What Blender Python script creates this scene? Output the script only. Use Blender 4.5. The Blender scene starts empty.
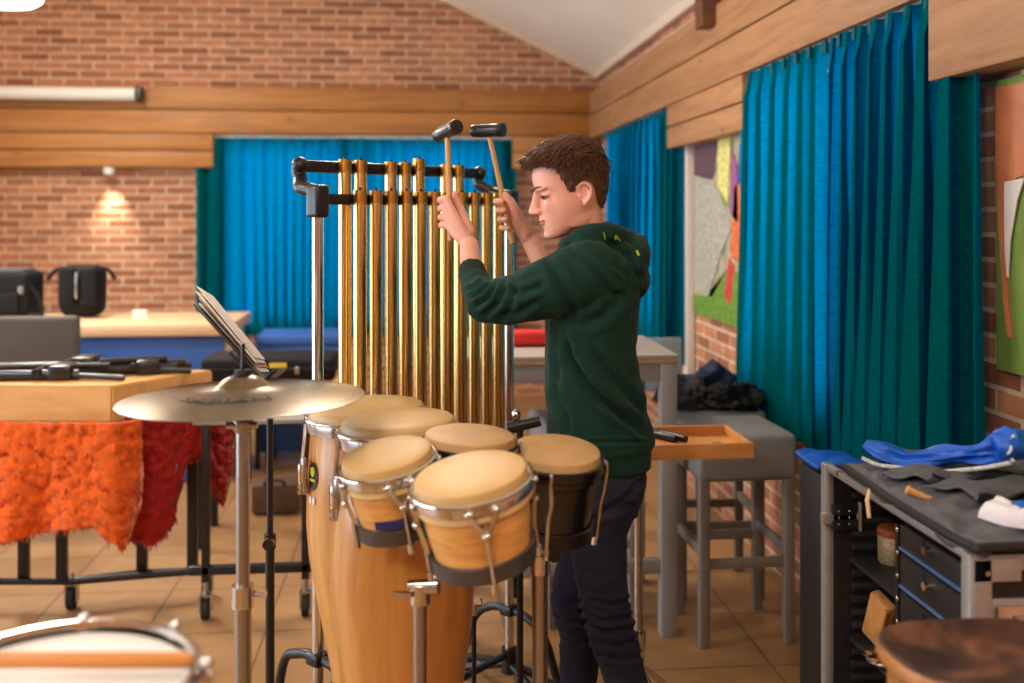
import bpy, bmesh, math, random
from mathutils import Vector, Matrix, noise
random.seed(7)
S = bpy.context.scene
COL = S.collection
PI = math.pi
# ------------------------------------------------------------------ measured frame
F = 1000.0; HOR = 212.0; CH = 1.58
TH = math.atan(0.092); ct, st = math.cos(TH), math.sin(TH)
RV = Vector((ct, -st, 0)); AV = Vector((st, ct, 0)); UV = Vector((0, 0, 1))
def P(u, v, d):
    """world point measured at image position (u,v) and distance d"""
    return RV * ((u - 512) / F * d) + AV * d + UV * (CH + (HOR - v) / F * d)
def PZ(u, d, z):
    p = P(u, HOR, d); p.z = z; return p
def proj(p):
    q = Vector(p); d = q.dot(AV)
    return 512 + q.dot(RV) / d * F, HOR - (q.z - CH) / d * F, d
def YX(u, X):
    xc = (u - 512) / F
    return X * (ct - xc * st) / (xc * ct + st)
def XY(u, Y):
    xc = (u - 512) / F
    return Y * (xc * ct + st) / (ct - xc * st)

# ------------------------------------------------------------------ materials
def srgb(c):
    return tuple(((x / 255) / 12.92 if x / 255 <= .04045 else ((x / 255 + .055) / 1.055) ** 2.4) for x in c) + (1,)
MATS = {}
def new(name):
    m = bpy.data.materials.new(name); m.use_nodes = True
    MATS[name] = m
    nt = m.node_tree
    return m, nt, nt.nodes['Principled BSDF']
def node(nt, t, **k):
    n = nt.nodes.new(t)
    for a, b in k.items():
        if a in n.inputs.keys(): n.inputs[a].default_value = b
        else: setattr(n, a, b)
    return n
def ramp(nt, stops):
    r = nt.nodes.new('ShaderNodeValToRGB')
    e = r.color_ramp.elements
    while len(e) < len(stops): e.new(.5)
    for i, (p, c) in enumerate(stops):
        e[i].position = p; e[i].color = c
    return r
def mat(name, c, rough=.5, metal=0, var=.0, scale=8, bump=0, bscale=60, sheen=0, coat=0, spec=.5, stretch=(1, 1, 1), sss=0):
    m, nt, b = new(name); L = nt.links
    c = srgb(c)
    b.inputs['Base Color'].default_value = c
    b.inputs['Roughness'].default_value = rough
    b.inputs['Metallic'].default_value = metal
    b.inputs['Specular IOR Level'].default_value = spec
    if sheen: b.inputs['Sheen Weight'].default_value = sheen; b.inputs['Sheen Roughness'].default_value = .4
    if coat: b.inputs['Coat Weight'].default_value = coat; b.inputs['Coat Roughness'].default_value = .12
    if sss:
        b.inputs['Subsurface Weight'].default_value = sss
        b.inputs['Subsurface Radius'].default_value = (.012, .005, .003)
        b.inputs['Subsurface Scale'].default_value = 1
    if var or bump:
        tc = node(nt, 'ShaderNodeTexCoord'); mp = node(nt, 'ShaderNodeMapping')
        mp.inputs['Scale'].default_value = stretch
        L.new(tc.outputs['Object'], mp.inputs['Vector'])
    if var:
        n = node(nt, 'ShaderNodeTexNoise', Scale=scale, Detail=5, Roughness=.6)
        L.new(mp.outputs[0], n.inputs['Vector'])
        lo = tuple(x * (1 - var) for x in c[:3]) + (1,); hi = tuple(min(1, x * (1 + var)) for x in c[:3]) + (1,)
        r = ramp(nt, [(.3, lo), (.7, hi)])
        L.new(n.outputs['Fac'], r.inputs[0]); L.new(r.outputs[0], b.inputs['Base Color'])
    if bump:
        n2 = node(nt, 'ShaderNodeTexNoise', Scale=bscale, Detail=4)
        L.new(mp.outputs[0], n2.inputs['Vector'])
        bp = node(nt, 'ShaderNodeBump', Strength=bump, Distance=.004)
        L.new(n2.outputs['Fac'], bp.inputs['Height']); L.new(bp.outputs[0], b.inputs['Normal'])
    return m
def wood(name, c1, c2, rough=.45, stretch=(1, 12, 12), scale=1.5, knots=True, coat=0, bands=0):
    m, nt, b = new(name); L = nt.links
    tc = node(nt, 'ShaderNodeTexCoord'); mp = node(nt, 'ShaderNodeMapping')
    mp.inputs['Scale'].default_value = stretch
    L.new(tc.outputs['Object'], mp.inputs['Vector'])
    n = node(nt, 'ShaderNodeTexNoise', Scale=scale, Detail=8, Roughness=.65, Distortion=.6)
    L.new(mp.outputs[0], n.inputs['Vector'])
    r = ramp(nt, [(.25, srgb(c1)), (.55, srgb(c2)), (.8, srgb([min(255, x * 1.08) for x in c2]))])
    L.new(n.outputs['Fac'], r.inputs[0])
    out = r.outputs[0]
    if knots:
        v = node(nt, 'ShaderNodeTexVoronoi', Scale=3.2)
        mp2 = node(nt, 'ShaderNodeMapping'); mp2.inputs['Scale'].default_value = tuple(.5 + .06 * s for s in stretch)
        L.new(tc.outputs['Object'], mp2.inputs['Vector']); L.new(mp2.outputs[0], v.inputs['Vector'])
        kr = ramp(nt, [(.03, (.25, .25, .25, 1)), (.1, (1, 1, 1, 1))])
        L.new(v.outputs['Distance'], kr.inputs[0])
        mx = node(nt, 'ShaderNodeMix', data_type='RGBA', blend_type='MULTIPLY')
        mx.inputs[0].default_value = .6
        L.new(out, mx.inputs[6]); L.new(kr.outputs[0], mx.inputs[7]); out = mx.outputs[2]
    L.new(out, b.inputs['Base Color'])
    b.inputs['Roughness'].default_value = rough
    if coat: b.inputs['Coat Weight'].default_value = coat; b.inputs['Coat Roughness'].default_value = .15
    return m
def brick(name, axis):
    m, nt, b = new(name); L = nt.links
    tc = node(nt, 'ShaderNodeTexCoord'); sx = node(nt, 'ShaderNodeSeparateXYZ'); cx = node(nt, 'ShaderNodeCombineXYZ')
    L.new(tc.outputs['Object'], sx.inputs[0]); L.new(sx.outputs[axis], cx.inputs[0]); L.new(sx.outputs[2], cx.inputs[1])
    bt = node(nt, 'ShaderNodeTexBrick', Scale=1.0)
    bt.inputs['Brick Width'].default_value = .235; bt.inputs['Row Height'].default_value = .069
    bt.inputs['Mortar Size'].default_value = .0075; bt.inputs['Mortar Smooth'].default_value = .15
    bt.inputs['Bias'].default_value = 0
    bt.inputs['Color1'].default_value = srgb((150, 90, 62)); bt.inputs['Color2'].default_value = srgb((198, 136, 100))
    bt.inputs['Mortar'].default_value = srgb((210, 186, 156))
    L.new(cx.outputs[0], bt.inputs['Vector'])
    n = node(nt, 'ShaderNodeTexNoise', Scale=14, Detail=6)
    L.new(cx.outputs[0], n.inputs['Vector'])
    r = ramp(nt, [(.3, (.78, .76, .74, 1)), (.7, (1.12, 1.1, 1.05, 1))])
    L.new(n.outputs['Fac'], r.inputs[0])
    mx = node(nt, 'ShaderNodeMix', data_type='RGBA', blend_type='MULTIPLY'); mx.inputs[0].default_value = 1
    L.new(bt.outputs['Color'], mx.inputs[6]); L.new(r.outputs[0], mx.inputs[7])
    L.new(mx.outputs[2], b.inputs['Base Color'])
    b.inputs['Roughness'].default_value = .85
    bp = node(nt, 'ShaderNodeBump', Strength=.5, Distance=.006, invert=True)
    L.new(bt.outputs['Fac'], bp.inputs['Height']); L.new(bp.outputs[0], b.inputs['Normal'])
    return m
def emis(name, c, s):
    m, nt, b = new(name)
    b.inputs['Base Color'].default_value = (.9, .9, .9, 1)
    b.inputs['Emission Color'].default_value = srgb(c); b.inputs['Emission Strength'].default_value = s
    return m
def cloth_translucent(name, front, through, w=.55):
    m, nt, b = new(name); L = nt.links
    nt.nodes.remove(b); out = nt.nodes['Material Output']
    tc = node(nt, 'ShaderNodeTexCoord'); mp = node(nt, 'ShaderNodeMapping'); mp.inputs['Scale'].default_value = (30, 30, 260)
    L.new(tc.outputs['Object'], mp.inputs['Vector'])
    n = node(nt, 'ShaderNodeTexNoise', Scale=1.0, Detail=3); L.new(mp.outputs[0], n.inputs['Vector'])
    d = node(nt, 'ShaderNodeBsdfDiffuse'); t = node(nt, 'ShaderNodeBsdfTranslucent')
    for sh, c, lo in ((d, srgb(front), .8), (t, srgb(through), .55)):
        r = ramp(nt, [(.3, tuple(x * lo for x in c[:3]) + (1,)), (.7, c)])
        L.new(n.outputs['Fac'], r.inputs[0]); L.new(r.outputs[0], sh.inputs['Color'])
    mx = node(nt, 'ShaderNodeMixShader'); mx.inputs[0].default_value = w
    L.new(d.outputs[0], mx.inputs[1]); L.new(t.outputs[0], mx.inputs[2]); L.new(mx.outputs[0], out.inputs[0])
    return m
def thin_glass(name):
    m, nt, b = new(name); L = nt.links
    nt.nodes.remove(b); out = nt.nodes['Material Output']
    t = node(nt, 'ShaderNodeBsdfTransparent'); g = node(nt, 'ShaderNodeBsdfGlossy', Roughness=.02)
    f = node(nt, 'ShaderNodeFresnel', IOR=1.35)
    mx = node(nt, 'ShaderNodeMixShader')
    L.new(f.outputs[0], mx.inputs[0]); L.new(t.outputs[0], mx.inputs[1]); L.new(g.outputs[0], mx.inputs[2]); L.new(mx.outputs[0], out.inputs[0])
    return m
def tiles(name):
    m, nt, b = new(name); L = nt.links
    tc = node(nt, 'ShaderNodeTexCoord'); mp = node(nt, 'ShaderNodeMapping'); mp.inputs['Rotation'].default_value = (0, 0, .0)
    mp.inputs['Location'].default_value = (.13, .21, 0)
    L.new(tc.outputs['Object'], mp.inputs['Vector'])
    bt = node(nt, 'ShaderNodeTexBrick', Scale=1.0, offset=0.0)
    bt.inputs['Brick Width'].default_value = .45; bt.inputs['Row Height'].default_value = .45
    bt.inputs['Mortar Size'].default_value = .005; bt.inputs['Mortar Smooth'].default_value = .2
    bt.inputs['Color1'].default_value = srgb((166, 126, 80)); bt.inputs['Color2'].default_value = srgb((176, 134, 86))
    bt.inputs['Mortar'].default_value = srgb((120, 90, 58))
    L.new(mp.outputs[0], bt.inputs['Vector'])
    n = node(nt, 'ShaderNodeTexNoise', Scale=5, Detail=7, Roughness=.65); L.new(mp.outputs[0], n.inputs['Vector'])
    r = ramp(nt, [(.3, (.8, .77, .72, 1)), (.7, (1.06, 1.05, 1.04, 1))]); L.new(n.outputs['Fac'], r.inputs[0])
    mx = node(nt, 'ShaderNodeMix', data_type='RGBA', blend_type='MULTIPLY'); mx.inputs[0].default_value = 1
    L.new(bt.outputs['Color'], mx.inputs[6]); L.new(r.outputs[0], mx.inputs[7]); L.new(mx.outputs[2], b.inputs['Base Color'])
    b.inputs['Roughness'].default_value = .42
    return m
M_brickx = brick('brick_back', 0); M_bricky = brick('brick_side', 1)
M_plaster = mat('ceiling_board', (238, 226, 208), .8, var=.04, scale=2)
M_trimw = mat('ceiling_trim', (226, 206, 180), .6)
M_floor = tiles('floor_tile')
M_pine = wood('pine_pelmet', (138, 86, 36), (178, 118, 56), .5, (1, 10, 14), 1.4)
M_piney = wood('pine_pelmet_side', (134, 90, 56), (172, 124, 82), .5, (10, 1, 14), 1.4)
M_rafter = wood('rafter_wood', (74, 40, 22), (110, 62, 34), .5, (1, 10, 10), 2)
M_curtain = cloth_translucent('teal_curtain', (0, 112, 116), (0, 116, 172), .5)
M_hem = mat('curtain_tape', (0, 84, 96), .9)
M_white = mat('white_paint', (226, 222, 214), .45)
M_glass = thin_glass('window_glass')
M_chrome = mat('chrome', (212, 210, 206), .16, 1)
M_steel = mat('brushed_steel', (168, 164, 158), .32, 1)
M_alu = mat('aluminium_edge', (176, 174, 174), .42, .55, var=.1, scale=30)
M_black = mat('black_metal', (22, 21, 22), .38, 0, var=.1)
M_blackp = mat('black_plastic', (30, 28, 28), .32)
M_rubber = mat('black_rubber', (20, 20, 20), .7)
M_brass = mat('gold_brass', (226, 188, 116), .25, 1)
M_brasscap = mat('brass_cap', (196, 146, 70), .28, 1)
M_cym = mat('cymbal_bronze', (124, 108, 84), .3, 1, var=.05, scale=3)
M_skinhead = mat('drum_skin', (200, 162, 106), .5, 0, var=.07, scale=9, sss=.0)
M_skinold = mat('worn_drum_skin', (190, 150, 102), .55, 0, var=.14, scale=14)
M_skinrim = mat('skin_edge', (226, 192, 138), .45, var=.06)
M_conga = wood('conga_ash', (188, 120, 50), (216, 158, 82), .28, (14, 14, 1), 1.6, False, coat=.5)
M_conga2 = wood('conga_oak', (182, 114, 46), (212, 150, 76), .28, (12, 12, .9), 1.7, False, coat=.5)
M_bongo = wood('bongo_oak', (200, 134, 58), (228, 170, 94), .28, (3, 3, 20), 3, False, coat=.5)
M_bshell = mat('black_lacquer', (18, 16, 17), .18, coat=.5)
M_ringg = mat('grey_ring', (92, 88, 88), .38, .7)
M_badge = mat('badge_black', (20, 18, 14), .35)
M_badgey = mat('badge_yellow', (196, 196, 40), .4)
M_blued = mat('badge_blue', (40, 40, 110), .4)
M_skin = mat('skin', (232, 170, 150), .5, 0, var=.05, scale=25, sss=.15)
M_lip = mat('lip', (190, 100, 96), .45)
M_hair = mat('brown_hair', (86, 53, 34), .55, var=.35, scale=60)
M_eyew = mat('eye_white', (172, 156, 148), .25)
M_iris = mat('iris', (52, 38, 28), .2)
M_hood = mat('green_fleece', (23, 54, 44), .95, 0, var=.12, scale=40, bump=.25, bscale=500, sheen=.06, spec=.2)
M_rib = mat('green_rib', (20, 46, 37), .9, 0, bump=.3, bscale=300)
M_lime = mat('lime_print', (172, 200, 40), .6)
M_denim = mat('dark_denim', (25, 30, 54), .85, 0, var=.3, scale=30, bump=.2, bscale=600)
M_shoe = mat('shoe_black', (28, 28, 30), .6)
M_sole = mat('shoe_sole', (220, 218, 210), .6)
M_handle = wood('hickory', (186, 122, 66), (214, 158, 96), .45, (14, 14, 1), 2, False)
M_tablewood = wood('maple_top', (198, 142, 78), (222, 170, 104), .4, (1, 10, 10), 1.3, False)
M_beech = wood('beech_counter', (206, 164, 120), (222, 186, 146), .45, (1, 10, 10), 1.2, False)
M_orange = mat('orange_plush', (222, 92, 12), .95, 0, var=.28, scale=40, bump=.9, bscale=90, sheen=.4)
M_red = mat('red_plush', (160, 18, 12), .95, 0, var=.25, scale=40, bump=.7, bscale=90, sheen=.3)
M_bluep = mat('blue_panel', (46, 96, 176), .5)
M_greyup = mat('grey_upholstery', (84, 78, 72), .75, 0, var=.06, bump=.2, bscale=200)
M_stoolup = mat('stool_leatherette', (138, 134, 130), .55, 0, var=.05, bump=.15, bscale=240)
M_stoolleg = mat('stool_grey_paint', (138, 128, 118), .5)
M_tablegrey = mat('grey_laminate', (154, 148, 144), .45)
M_tabletop = mat('table_top_grey', (176, 164, 152), .4)
M_tedge = wood('table_edge_wood', (176, 136, 92), (196, 156, 110), .5, (1, 10, 10), 2, False)
M_tray = wood('tray_pine', (190, 118, 56), (216, 150, 84), .5, (1, 9, 9), 2.2, False)
M_bag = mat('black_nylon', (15, 15, 16), .7, 0, var=.2, scale=20, bump=.2, bscale=80, spec=.25)
M_navy = mat('navy_coat', (18, 34, 62), .8, 0, var=.15, scale=8)
M_dkcoat = mat('dark_olive_coat', (52, 46, 44), .8, 0, var=.15, scale=8)
M_gig = mat('charcoal_nylon', (82, 82, 88), .62, 0, var=.15, scale=18, bump=.2, bscale=200)
M_zip = mat('zip_black', (26, 26, 28), .5)
M_bluecl = mat('blue_nylon', (16, 88, 196), .45, 0, var=.12, scale=10, bump=.2, bscale=60)
M_whcl = mat('white_cloth', (224, 220, 226), .8, 0, var=.05, scale=20, bump=.3, bscale=60)
M_rope = mat('white_rope', (204, 204, 200), .8, var=.4, scale=160)
M_case = mat('case_black', (32, 29, 30), .5, 0, var=.12, scale=40)
M_casein = mat('case_foam', (24, 22, 22), .7)
M_caseblue = mat('drawer_reflection', (84, 120, 176), .3, .2)  # blue reflection on the drawer edges, put into a colour
M_tin = mat('tin_lattice', (168, 150, 120), .4, .3, var=.4, scale=120)
M_tinrim = mat('tin_rust', (148, 74, 40), .5)
def seatmat():
    m, nt, b = new('worn_brown_seat'); L = nt.links
    tc = node(nt, 'ShaderNodeTexCoord')
    n = node(nt, 'ShaderNodeTexNoise', Scale=9, Detail=8, Roughness=.68, Distortion=.5); L.new(tc.outputs['Object'], n.inputs['Vector'])
    r = ramp(nt, [(.34, srgb((38, 28, 27))), (.5, srgb((74, 48, 38))), (.62, srgb((116, 76, 52))), (.8, srgb((160, 118, 80)))])
    L.new(n.outputs['Fac'], r.inputs[0]); L.new(r.outputs[0], b.inputs['Base Color'])
    b.inputs['Roughness'].default_value = .36
    return m
M_seat = seatmat()
M_seatrim = wood('seat_edge', (120, 76, 40), (176, 122, 70), .4, (4, 4, 10), 3, False)
M_paper = mat('paper', (234, 226, 218), .8)
M_paperb = mat('paper_brown', (196, 154, 126), .8)
M_yellow = mat('yellow_label', (214, 190, 70), .6)
M_redbag = mat('red_fabric', (214, 36, 26), .6)
M_green = mat('green_bit', (40, 120, 60), .6)
M_lamp = emis('lamp_glow', (255, 236, 206), 9)
M_spot = emis('spot_glow', (255, 226, 180), 14)
M_drumhead = mat('white_drumhead', (226, 222, 218), .5)
M_drumwood = wood('stick_wood', (166, 98, 38), (200, 130, 62), .4, (1, 10, 10), 2, False)
M_screen = mat('screen_housing', (224, 218, 208), .4)

# ------------------------------------------------------------------ mesh helpers
def B(): return bmesh.new()
def xf(vs, Mx):
    if Mx is not None:
        for v in vs: v.co = Mx @ v.co
def box(bm, c, s, Mx=None, bev=.0, seg=2, mi=0):
    r = bmesh.ops.create_cube(bm, size=1.0)
    vs = r['verts']
    for v in vs: v.co = Vector((v.co.x * s[0], v.co.y * s[1], v.co.z * s[2]))
    fs = set(f for v in vs for f in v.link_faces)
    if bev:
        es = list(set(e for v in vs for e in v.link_edges))
        q = bmesh.ops.bevel(bm, geom=es, offset=bev, segments=seg, profile=.5, affect='EDGES')
        vs = list(set(v for f in q['faces'] for v in f.verts)); fs = set(f for v in vs for f in v.link_faces)
        for f in fs: f.normal_update()
    for f in fs: f.material_index = mi; f.smooth = bool(bev) and max(abs(x) for x in f.normal) < .9999
    for v in vs: v.co += Vector(c)
    xf(vs, Mx); return vs
def ring_frame(t):
    t = t.normalized(); a = UV if abs(t.z) < .9 else Vector((1, 0, 0))
    x = t.cross(a).normalized(); y = t.cross(x).normalized(); return x, y
def tube(bm, pts, r, n=12, cap=True, mi=0, closed=False, Mx=None):
    pts = [Vector(p) for p in pts]; N = len(pts)
    rr = r if isinstance(r, (list, tuple)) else [r] * N
    rings = []; px = None
    for i in range(N):
        if closed: t = pts[(i + 1) % N] - pts[i - 1]
        elif i == 0: t = pts[1] - pts[0]
        elif i == N - 1: t = pts[-1] - pts[-2]
        else: t = (pts[i + 1] - pts[i]).normalized() + (pts[i] - pts[i - 1]).normalized()
        t.normalize()
        if px is None: x, y = ring_frame(t)
        else:
            x = px - t * px.dot(t)
            x = x.normalized() if x.length > 1e-6 else ring_frame(t)[0]
            y = t.cross(x)
        px = x
        rings.append([bm.verts.new(pts[i] + (x * math.cos(2 * PI * k / n) + y * math.sin(2 * PI * k / n)) * rr[i]) for k in range(n)])
    fs = []
    for i in range(N if closed else N - 1):
        a, b = rings[i], rings[(i + 1) % N]
        for k in range(n): fs.append(bm.faces.new((a[k], a[(k + 1) % n], b[(k + 1) % n], b[k])))
    for f in fs: f.smooth = True
    if cap and not closed:
        fs.append(bm.faces.new(rings[0][::-1])); fs.append(bm.faces.new(rings[-1]))
    for f in fs: f.material_index = mi
    vs = [v for q in rings for v in q]; xf(vs, Mx); return vs
def cyl(bm, a, b, r, r2=None, n=16, mi=0, Mx=None, cap=True):
    return tube(bm, [a, b], [r, r if r2 is None else r2], n, cap, mi, False, Mx)
def lathe(bm, prof, n=40, Mx=None, mi=0, cap=(True, True)):
    rings = [[bm.verts.new((r * math.cos(2 * PI * k / n), r * math.sin(2 * PI * k / n), z)) for k in range(n)] for r, z in prof]
    fs = []
    for a, b in zip(rings, rings[1:]):
        for k in range(n): fs.append(bm.faces.new((a[k], a[(k + 1) % n], b[(k + 1) % n], b[k])))
    for f in fs: f.smooth = True
    if cap[0]: fs.append(bm.faces.new(rings[0][::-1]))
    if cap[1]: fs.append(bm.faces.new(rings[-1]))
    for f in fs: f.material_index = mi
    vs = [v for q in rings for v in q]; xf(vs, Mx); return vs
def ball(bm, c, r, Mx=None, n=16, mi=0):
    q = bmesh.ops.create_uvsphere(bm, u_segments=n, v_segments=max(6, n * 2 // 3), radius=1)
    r = r if isinstance(r, (tuple, list)) else (r, r, r)
    for v in q['verts']: v.co = Vector((v.co.x * r[0], v.co.y * r[1], v.co.z * r[2])) + Vector(c)
    for f in set(f for v in q['verts'] for f in v.link_faces): f.smooth = True; f.material_index = mi
    xf(q['verts'], Mx); return q['verts']
def ringt(bm, R, z, r, n=48, m=8, Mx=None, mi=0):
    pts = [(R * math.cos(2 * PI * k / n), R * math.sin(2 * PI * k / n), z) for k in range(n)]
    return tube(bm, pts, r, m, False, mi, True, Mx)
def prism(bm, poly, z0, z1, mi=0, Mx=None):
    a = [bm.verts.new((p[0], p[1], z0)) for p in poly]; b = [bm.verts.new((p[0], p[1], z1)) for p in poly]
    n = len(poly); fs = [bm.faces.new(a[::-1]), bm.faces.new(b)]
    for k in range(n): fs.append(bm.faces.new((a[k], a[(k + 1) % n], b[(k + 1) % n], b[k])))
    for f in fs: f.material_index = mi
    xf(a + b, Mx); return a + b
def grid(bm, fn, nu, nv, mi=0, smooth=True):
    vs = [[bm.verts.new(fn(i / nu, j / nv)) for j in range(nv + 1)] for i in range(nu + 1)]
    for i in range(nu):
        for j in range(nv):
            f = bm.faces.new((vs[i][j], vs[i + 1][j], vs[i + 1][j + 1], vs[i][j + 1])); f.smooth = smooth; f.material_index = mi
    return vs
def wloc(o):
    l = Vector((0, 0, 0))
    while o: l = l + o.location; o = o.parent
    return l
def obj(name, bm, mats, parent=None, origin=None, nrm=True, sharp=38):
    if nrm: bmesh.ops.recalc_face_normals(bm, faces=bm.faces[:])
    me = bpy.data.meshes.new(name)
    off = wloc(parent) if parent else (Vector(origin) if origin is not None else Vector((0, 0, 0)))
    if off.length: 
        for v in bm.verts: v.co -= off
    bm.to_mesh(me); bm.free()
    if sharp: me.set_sharp_from_angle(angle=math.radians(sharp))
    for m in (mats if isinstance(mats, (list, tuple)) else [mats]): me.materials.append(m)
    o = bpy.data.objects.new(name, me); COL.objects.link(o)
    if parent: o.parent = parent
    elif origin is not None: o.location = origin
    return o
def tag(o, label, cat, group=None):
    o['label'] = label; o['category'] = cat
    if group: o['group'] = group
    return o
def thing(name, loc, label, cat, group=None):
    o = bpy.data.objects.new(name, None); COL.objects.link(o); o.location = loc; o.empty_display_size = .1
    return tag(o, label, cat, group)
def struct(name, bm, mats):
    o = obj(name, bm, mats); o['kind'] = 'structure'; return o
def solid(o, t, off=-1):
    m = o.modifiers.new('thick', 'SOLIDIFY'); m.thickness = t; m.offset = off; return o
def subd(o, n=1):
    m = o.modifiers.new('sub', 'SUBSURF'); m.levels = n; m.render_levels = n; return o
def frame_M(o, x, y, z):
    M = Matrix((x, y, z)).transposed().to_4x4(); M.translation = o; return M
def smooth_path(pts, n=6):
    pts = [Vector(p) for p in pts]; out = []
    for i in range(len(pts) - 1):
        p0 = pts[max(0, i - 1)]; p1 = pts[i]; p2 = pts[i + 1]; p3 = pts[min(len(pts) - 1, i + 2)]
        for k in range(n):
            t = k / n
            out.append(.5 * ((2 * p1) + (p2 - p0) * t + (2 * p0 - 5 * p1 + 4 * p2 - p3) * t * t + (3 * p1 - p0 - 3 * p2 + p3) * t ** 3))
    out.append(pts[-1]); return out
def interp(tab, x):
    if x <= tab[0][0]: return tab[0][1]
    for (a, b), (c, d) in zip(tab, tab[1:]):
        if x <= c: return b + (d - b) * (x - a) / (c - a)
    return tab[-1][1]
def text_bm(s, size, ext=.0006):
    cu = bpy.data.curves.new('t', 'FONT'); cu.body = s; cu.size = size; cu.extrude = ext; cu.align_x = 'CENTER'; cu.align_y = 'CENTER'
    o = bpy.data.objects.new('t', cu); me = o.to_mesh(); bm = bmesh.new(); bm.from_mesh(me); o.to_mesh_clear()
    bpy.data.objects.remove(o); bpy.data.curves.remove(cu); return bm

# ================================================================== ROOM
W = 1.56; D = 8.6; XL = -4.6; YF = -2.6; EAVE = 2.79
PX = 1.44; PY = 8.47
RX = -1.9; RZ = EAVE + .48 * (W - RX)
def wall_with_holes(bm, u0, u1, z0, z1, holes, to3):
    """grid of quads with rectangular holes; to3(u,z)->point"""
    us = sorted(set([u0, u1] + [h[0] for h in holes] + [h[1] for h in holes])); zs = sorted(set([z0, z1] + [h[2] for h in holes] + [h[3] for h in holes]))
    for a, b in zip(us, us[1:]):
        for c, d in zip(zs, zs[1:]):
            if any(h[0] <= (a + b) / 2 <= h[1] and h[2] <= (c + d) / 2 <= h[3] for h in holes): continue
            bm.faces.new([bm.verts.new(to3(x, z)) for x, z in ((a, c), (b, c), (b, d), (a, d))])
    bmesh.ops.remove_doubles(bm, verts=bm.verts[:], dist=1e-5)
SILL = .82; SILLB = .6; HEAD = 2.2
# window openings
bw0, bw1 = XY(222, D), XY(500, D)
rwA = (YX(675, W), YX(612, W)); rwA = (min(rwA), max(rwA))
rwB = (YX(962, W) , YX(752, W)); rwB = (min(rwB), max(rwB))
bm = B(); wall_with_holes(bm, XL, W, 0, EAVE, [(bw0, bw1, SILLB, HEAD)], lambda x, z: (x, D, z))
f = bm.faces.new([bm.verts.new(p) for p in ((XL, D, EAVE), (W, D, EAVE), (RX, D, RZ + .02), (XL, D, EAVE + .1))])
f2 = bmesh.ops.extrude_face_region(bm, geom=bm.faces[:])
bmesh.ops.translate(bm, vec=(0, .12, 0), verts=[v for v in f2['geom'] if isinstance(v, bmesh.types.BMVert)])
struct('wall_back', bm, M_brickx)
bm = B(); wall_with_holes(bm, YF, D, 0, EAVE, [(rwA[0], rwA[1], SILL, HEAD), (rwB[0], rwB[1], SILL, HEAD)], lambda y, z: (W, y, z))
f2 = bmesh.ops.extrude_face_region(bm, geom=bm.faces[:])
bmesh.ops.translate(bm, vec=(.12, 0, 0), verts=[v for v in f2['geom'] if isinstance(v, bmesh.types.BMVert)])
struct('wall_right', bm, M_bricky)
LH = [(.4, 3.4, .2, 2.5), (3.9, 7.4, .2, 2.5)]
bm = B(); wall_with_holes(bm, YF, D, 0, EAVE, LH, lambda y, z: (XL, y, z))
f2 = bmesh.ops.extrude_face_region(bm, geom=bm.faces[:])
bmesh.ops.translate(bm, vec=(-.12, 0, 0), verts=[v for v in f2['geom'] if isinstance(v, bmesh.types.BMVert)])
struct('wall_left', bm, M_bricky)
bm = B(); box(bm, ((XL + W) / 2, YF - .06, 2.3), (W - XL, .12, 4.6)); struct('wall_front', bm, M_brickx)
bm = B(); box(bm, ((XL + W) / 2, (YF + D) / 2, -.05), (W - XL + .3, D - YF + .3, .1)); struct('floor', bm, M_floor)
bm = B()
for x0, z0, x1, z1 in ((W + .1, EAVE - .048, RX, RZ), (RX, RZ, XL - .1, EAVE + .1)):
    q = [(x0, YF - .1, z0), (x1, YF - .1, z1), (x1, D + .1, z1), (x0, D + .1, z0)]
    a = [bm.verts.new(p) for p in q]; b = [bm.verts.new((p[0], p[1], p[2] + .1)) for p in q]
    bm.faces.new(a); bm.faces.new(b[::-1])
    for k in range(4): bm.faces.new((a[k], b[k], b[(k + 1) % 4], a[(k + 1) % 4]))
struct('ceiling', bm, M_plaster)
# ceiling edge trim
bm = B()
def slab(bm, a, b, w, h):
    a = Vector(a); b = Vector(b); t = (b - a); L = t.length; t.normalize(); x, y = ring_frame(t)
    box(bm, (0, 0, L / 2), (w, h, L), frame_M(a, x, y, t), .004)
slab(bm, (W - .03, D - .02, EAVE - .01), (RX, D - .02, RZ - .03), .04, .06)
struct('trim_1', bm, M_trimw)
bm = B(); slab(bm, (W - .03, D, EAVE - .02), (W - .03, YF, EAVE - .02), .05, .07); struct('trim_2', bm, M_trimw)
# pelmets: planks along back and right walls
def plank_run(bm, axis, a, b, z0, z1, face, wall, n):
    h = (z1 - z0) / n
    for k in range(n):
        zc = z0 + h * (k + .5)
        if axis == 'x': box(bm, ((a + b) / 2, (face + wall) / 2, zc), (b - a, wall - face, h - .009), None, .004)
        else: box(bm, ((face + wall) / 2, (a + b) / 2, zc), (wall - face, b - a, h - .009), None, .004)
PZ0, PZ1, PZL = 2.2, 2.62, 1.945
bm = B()
plank_run(bm, 'x', XL, PX, PZ0 + .03, PZ1, PY, D, 2)
plank_run(bm, 'x', XL, XY(213, PY), PZL, PZ0 + .03, PY - .005, D, 2)
plank_run(bm, 'x', XY(513, PY), PX, PZL, PZ0 + .03, PY - .005, D, 2)
struct('trim_3', bm, M_pine)
bm = B()
plank_run(bm, 'y', YF, PY, PZ0, PZ1 - .02, PX, W, 2)
plank_run(bm, 'y', YX(743, PX), YX(668, PX), PZL, PZ0, PX - .006, W, 2)
plank_run(bm, 'y', YF, YX(930, PX), PZL, PZ0, PX - .006, W, 1)
struct('trim_4', bm, M_piney)
bm = B()   # dark rafter foot on the right wall
yr = YX(716, PX + .02)
box(bm, (PX + .03, yr, 2.62), (.2, .13, .26), None, .006)
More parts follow.
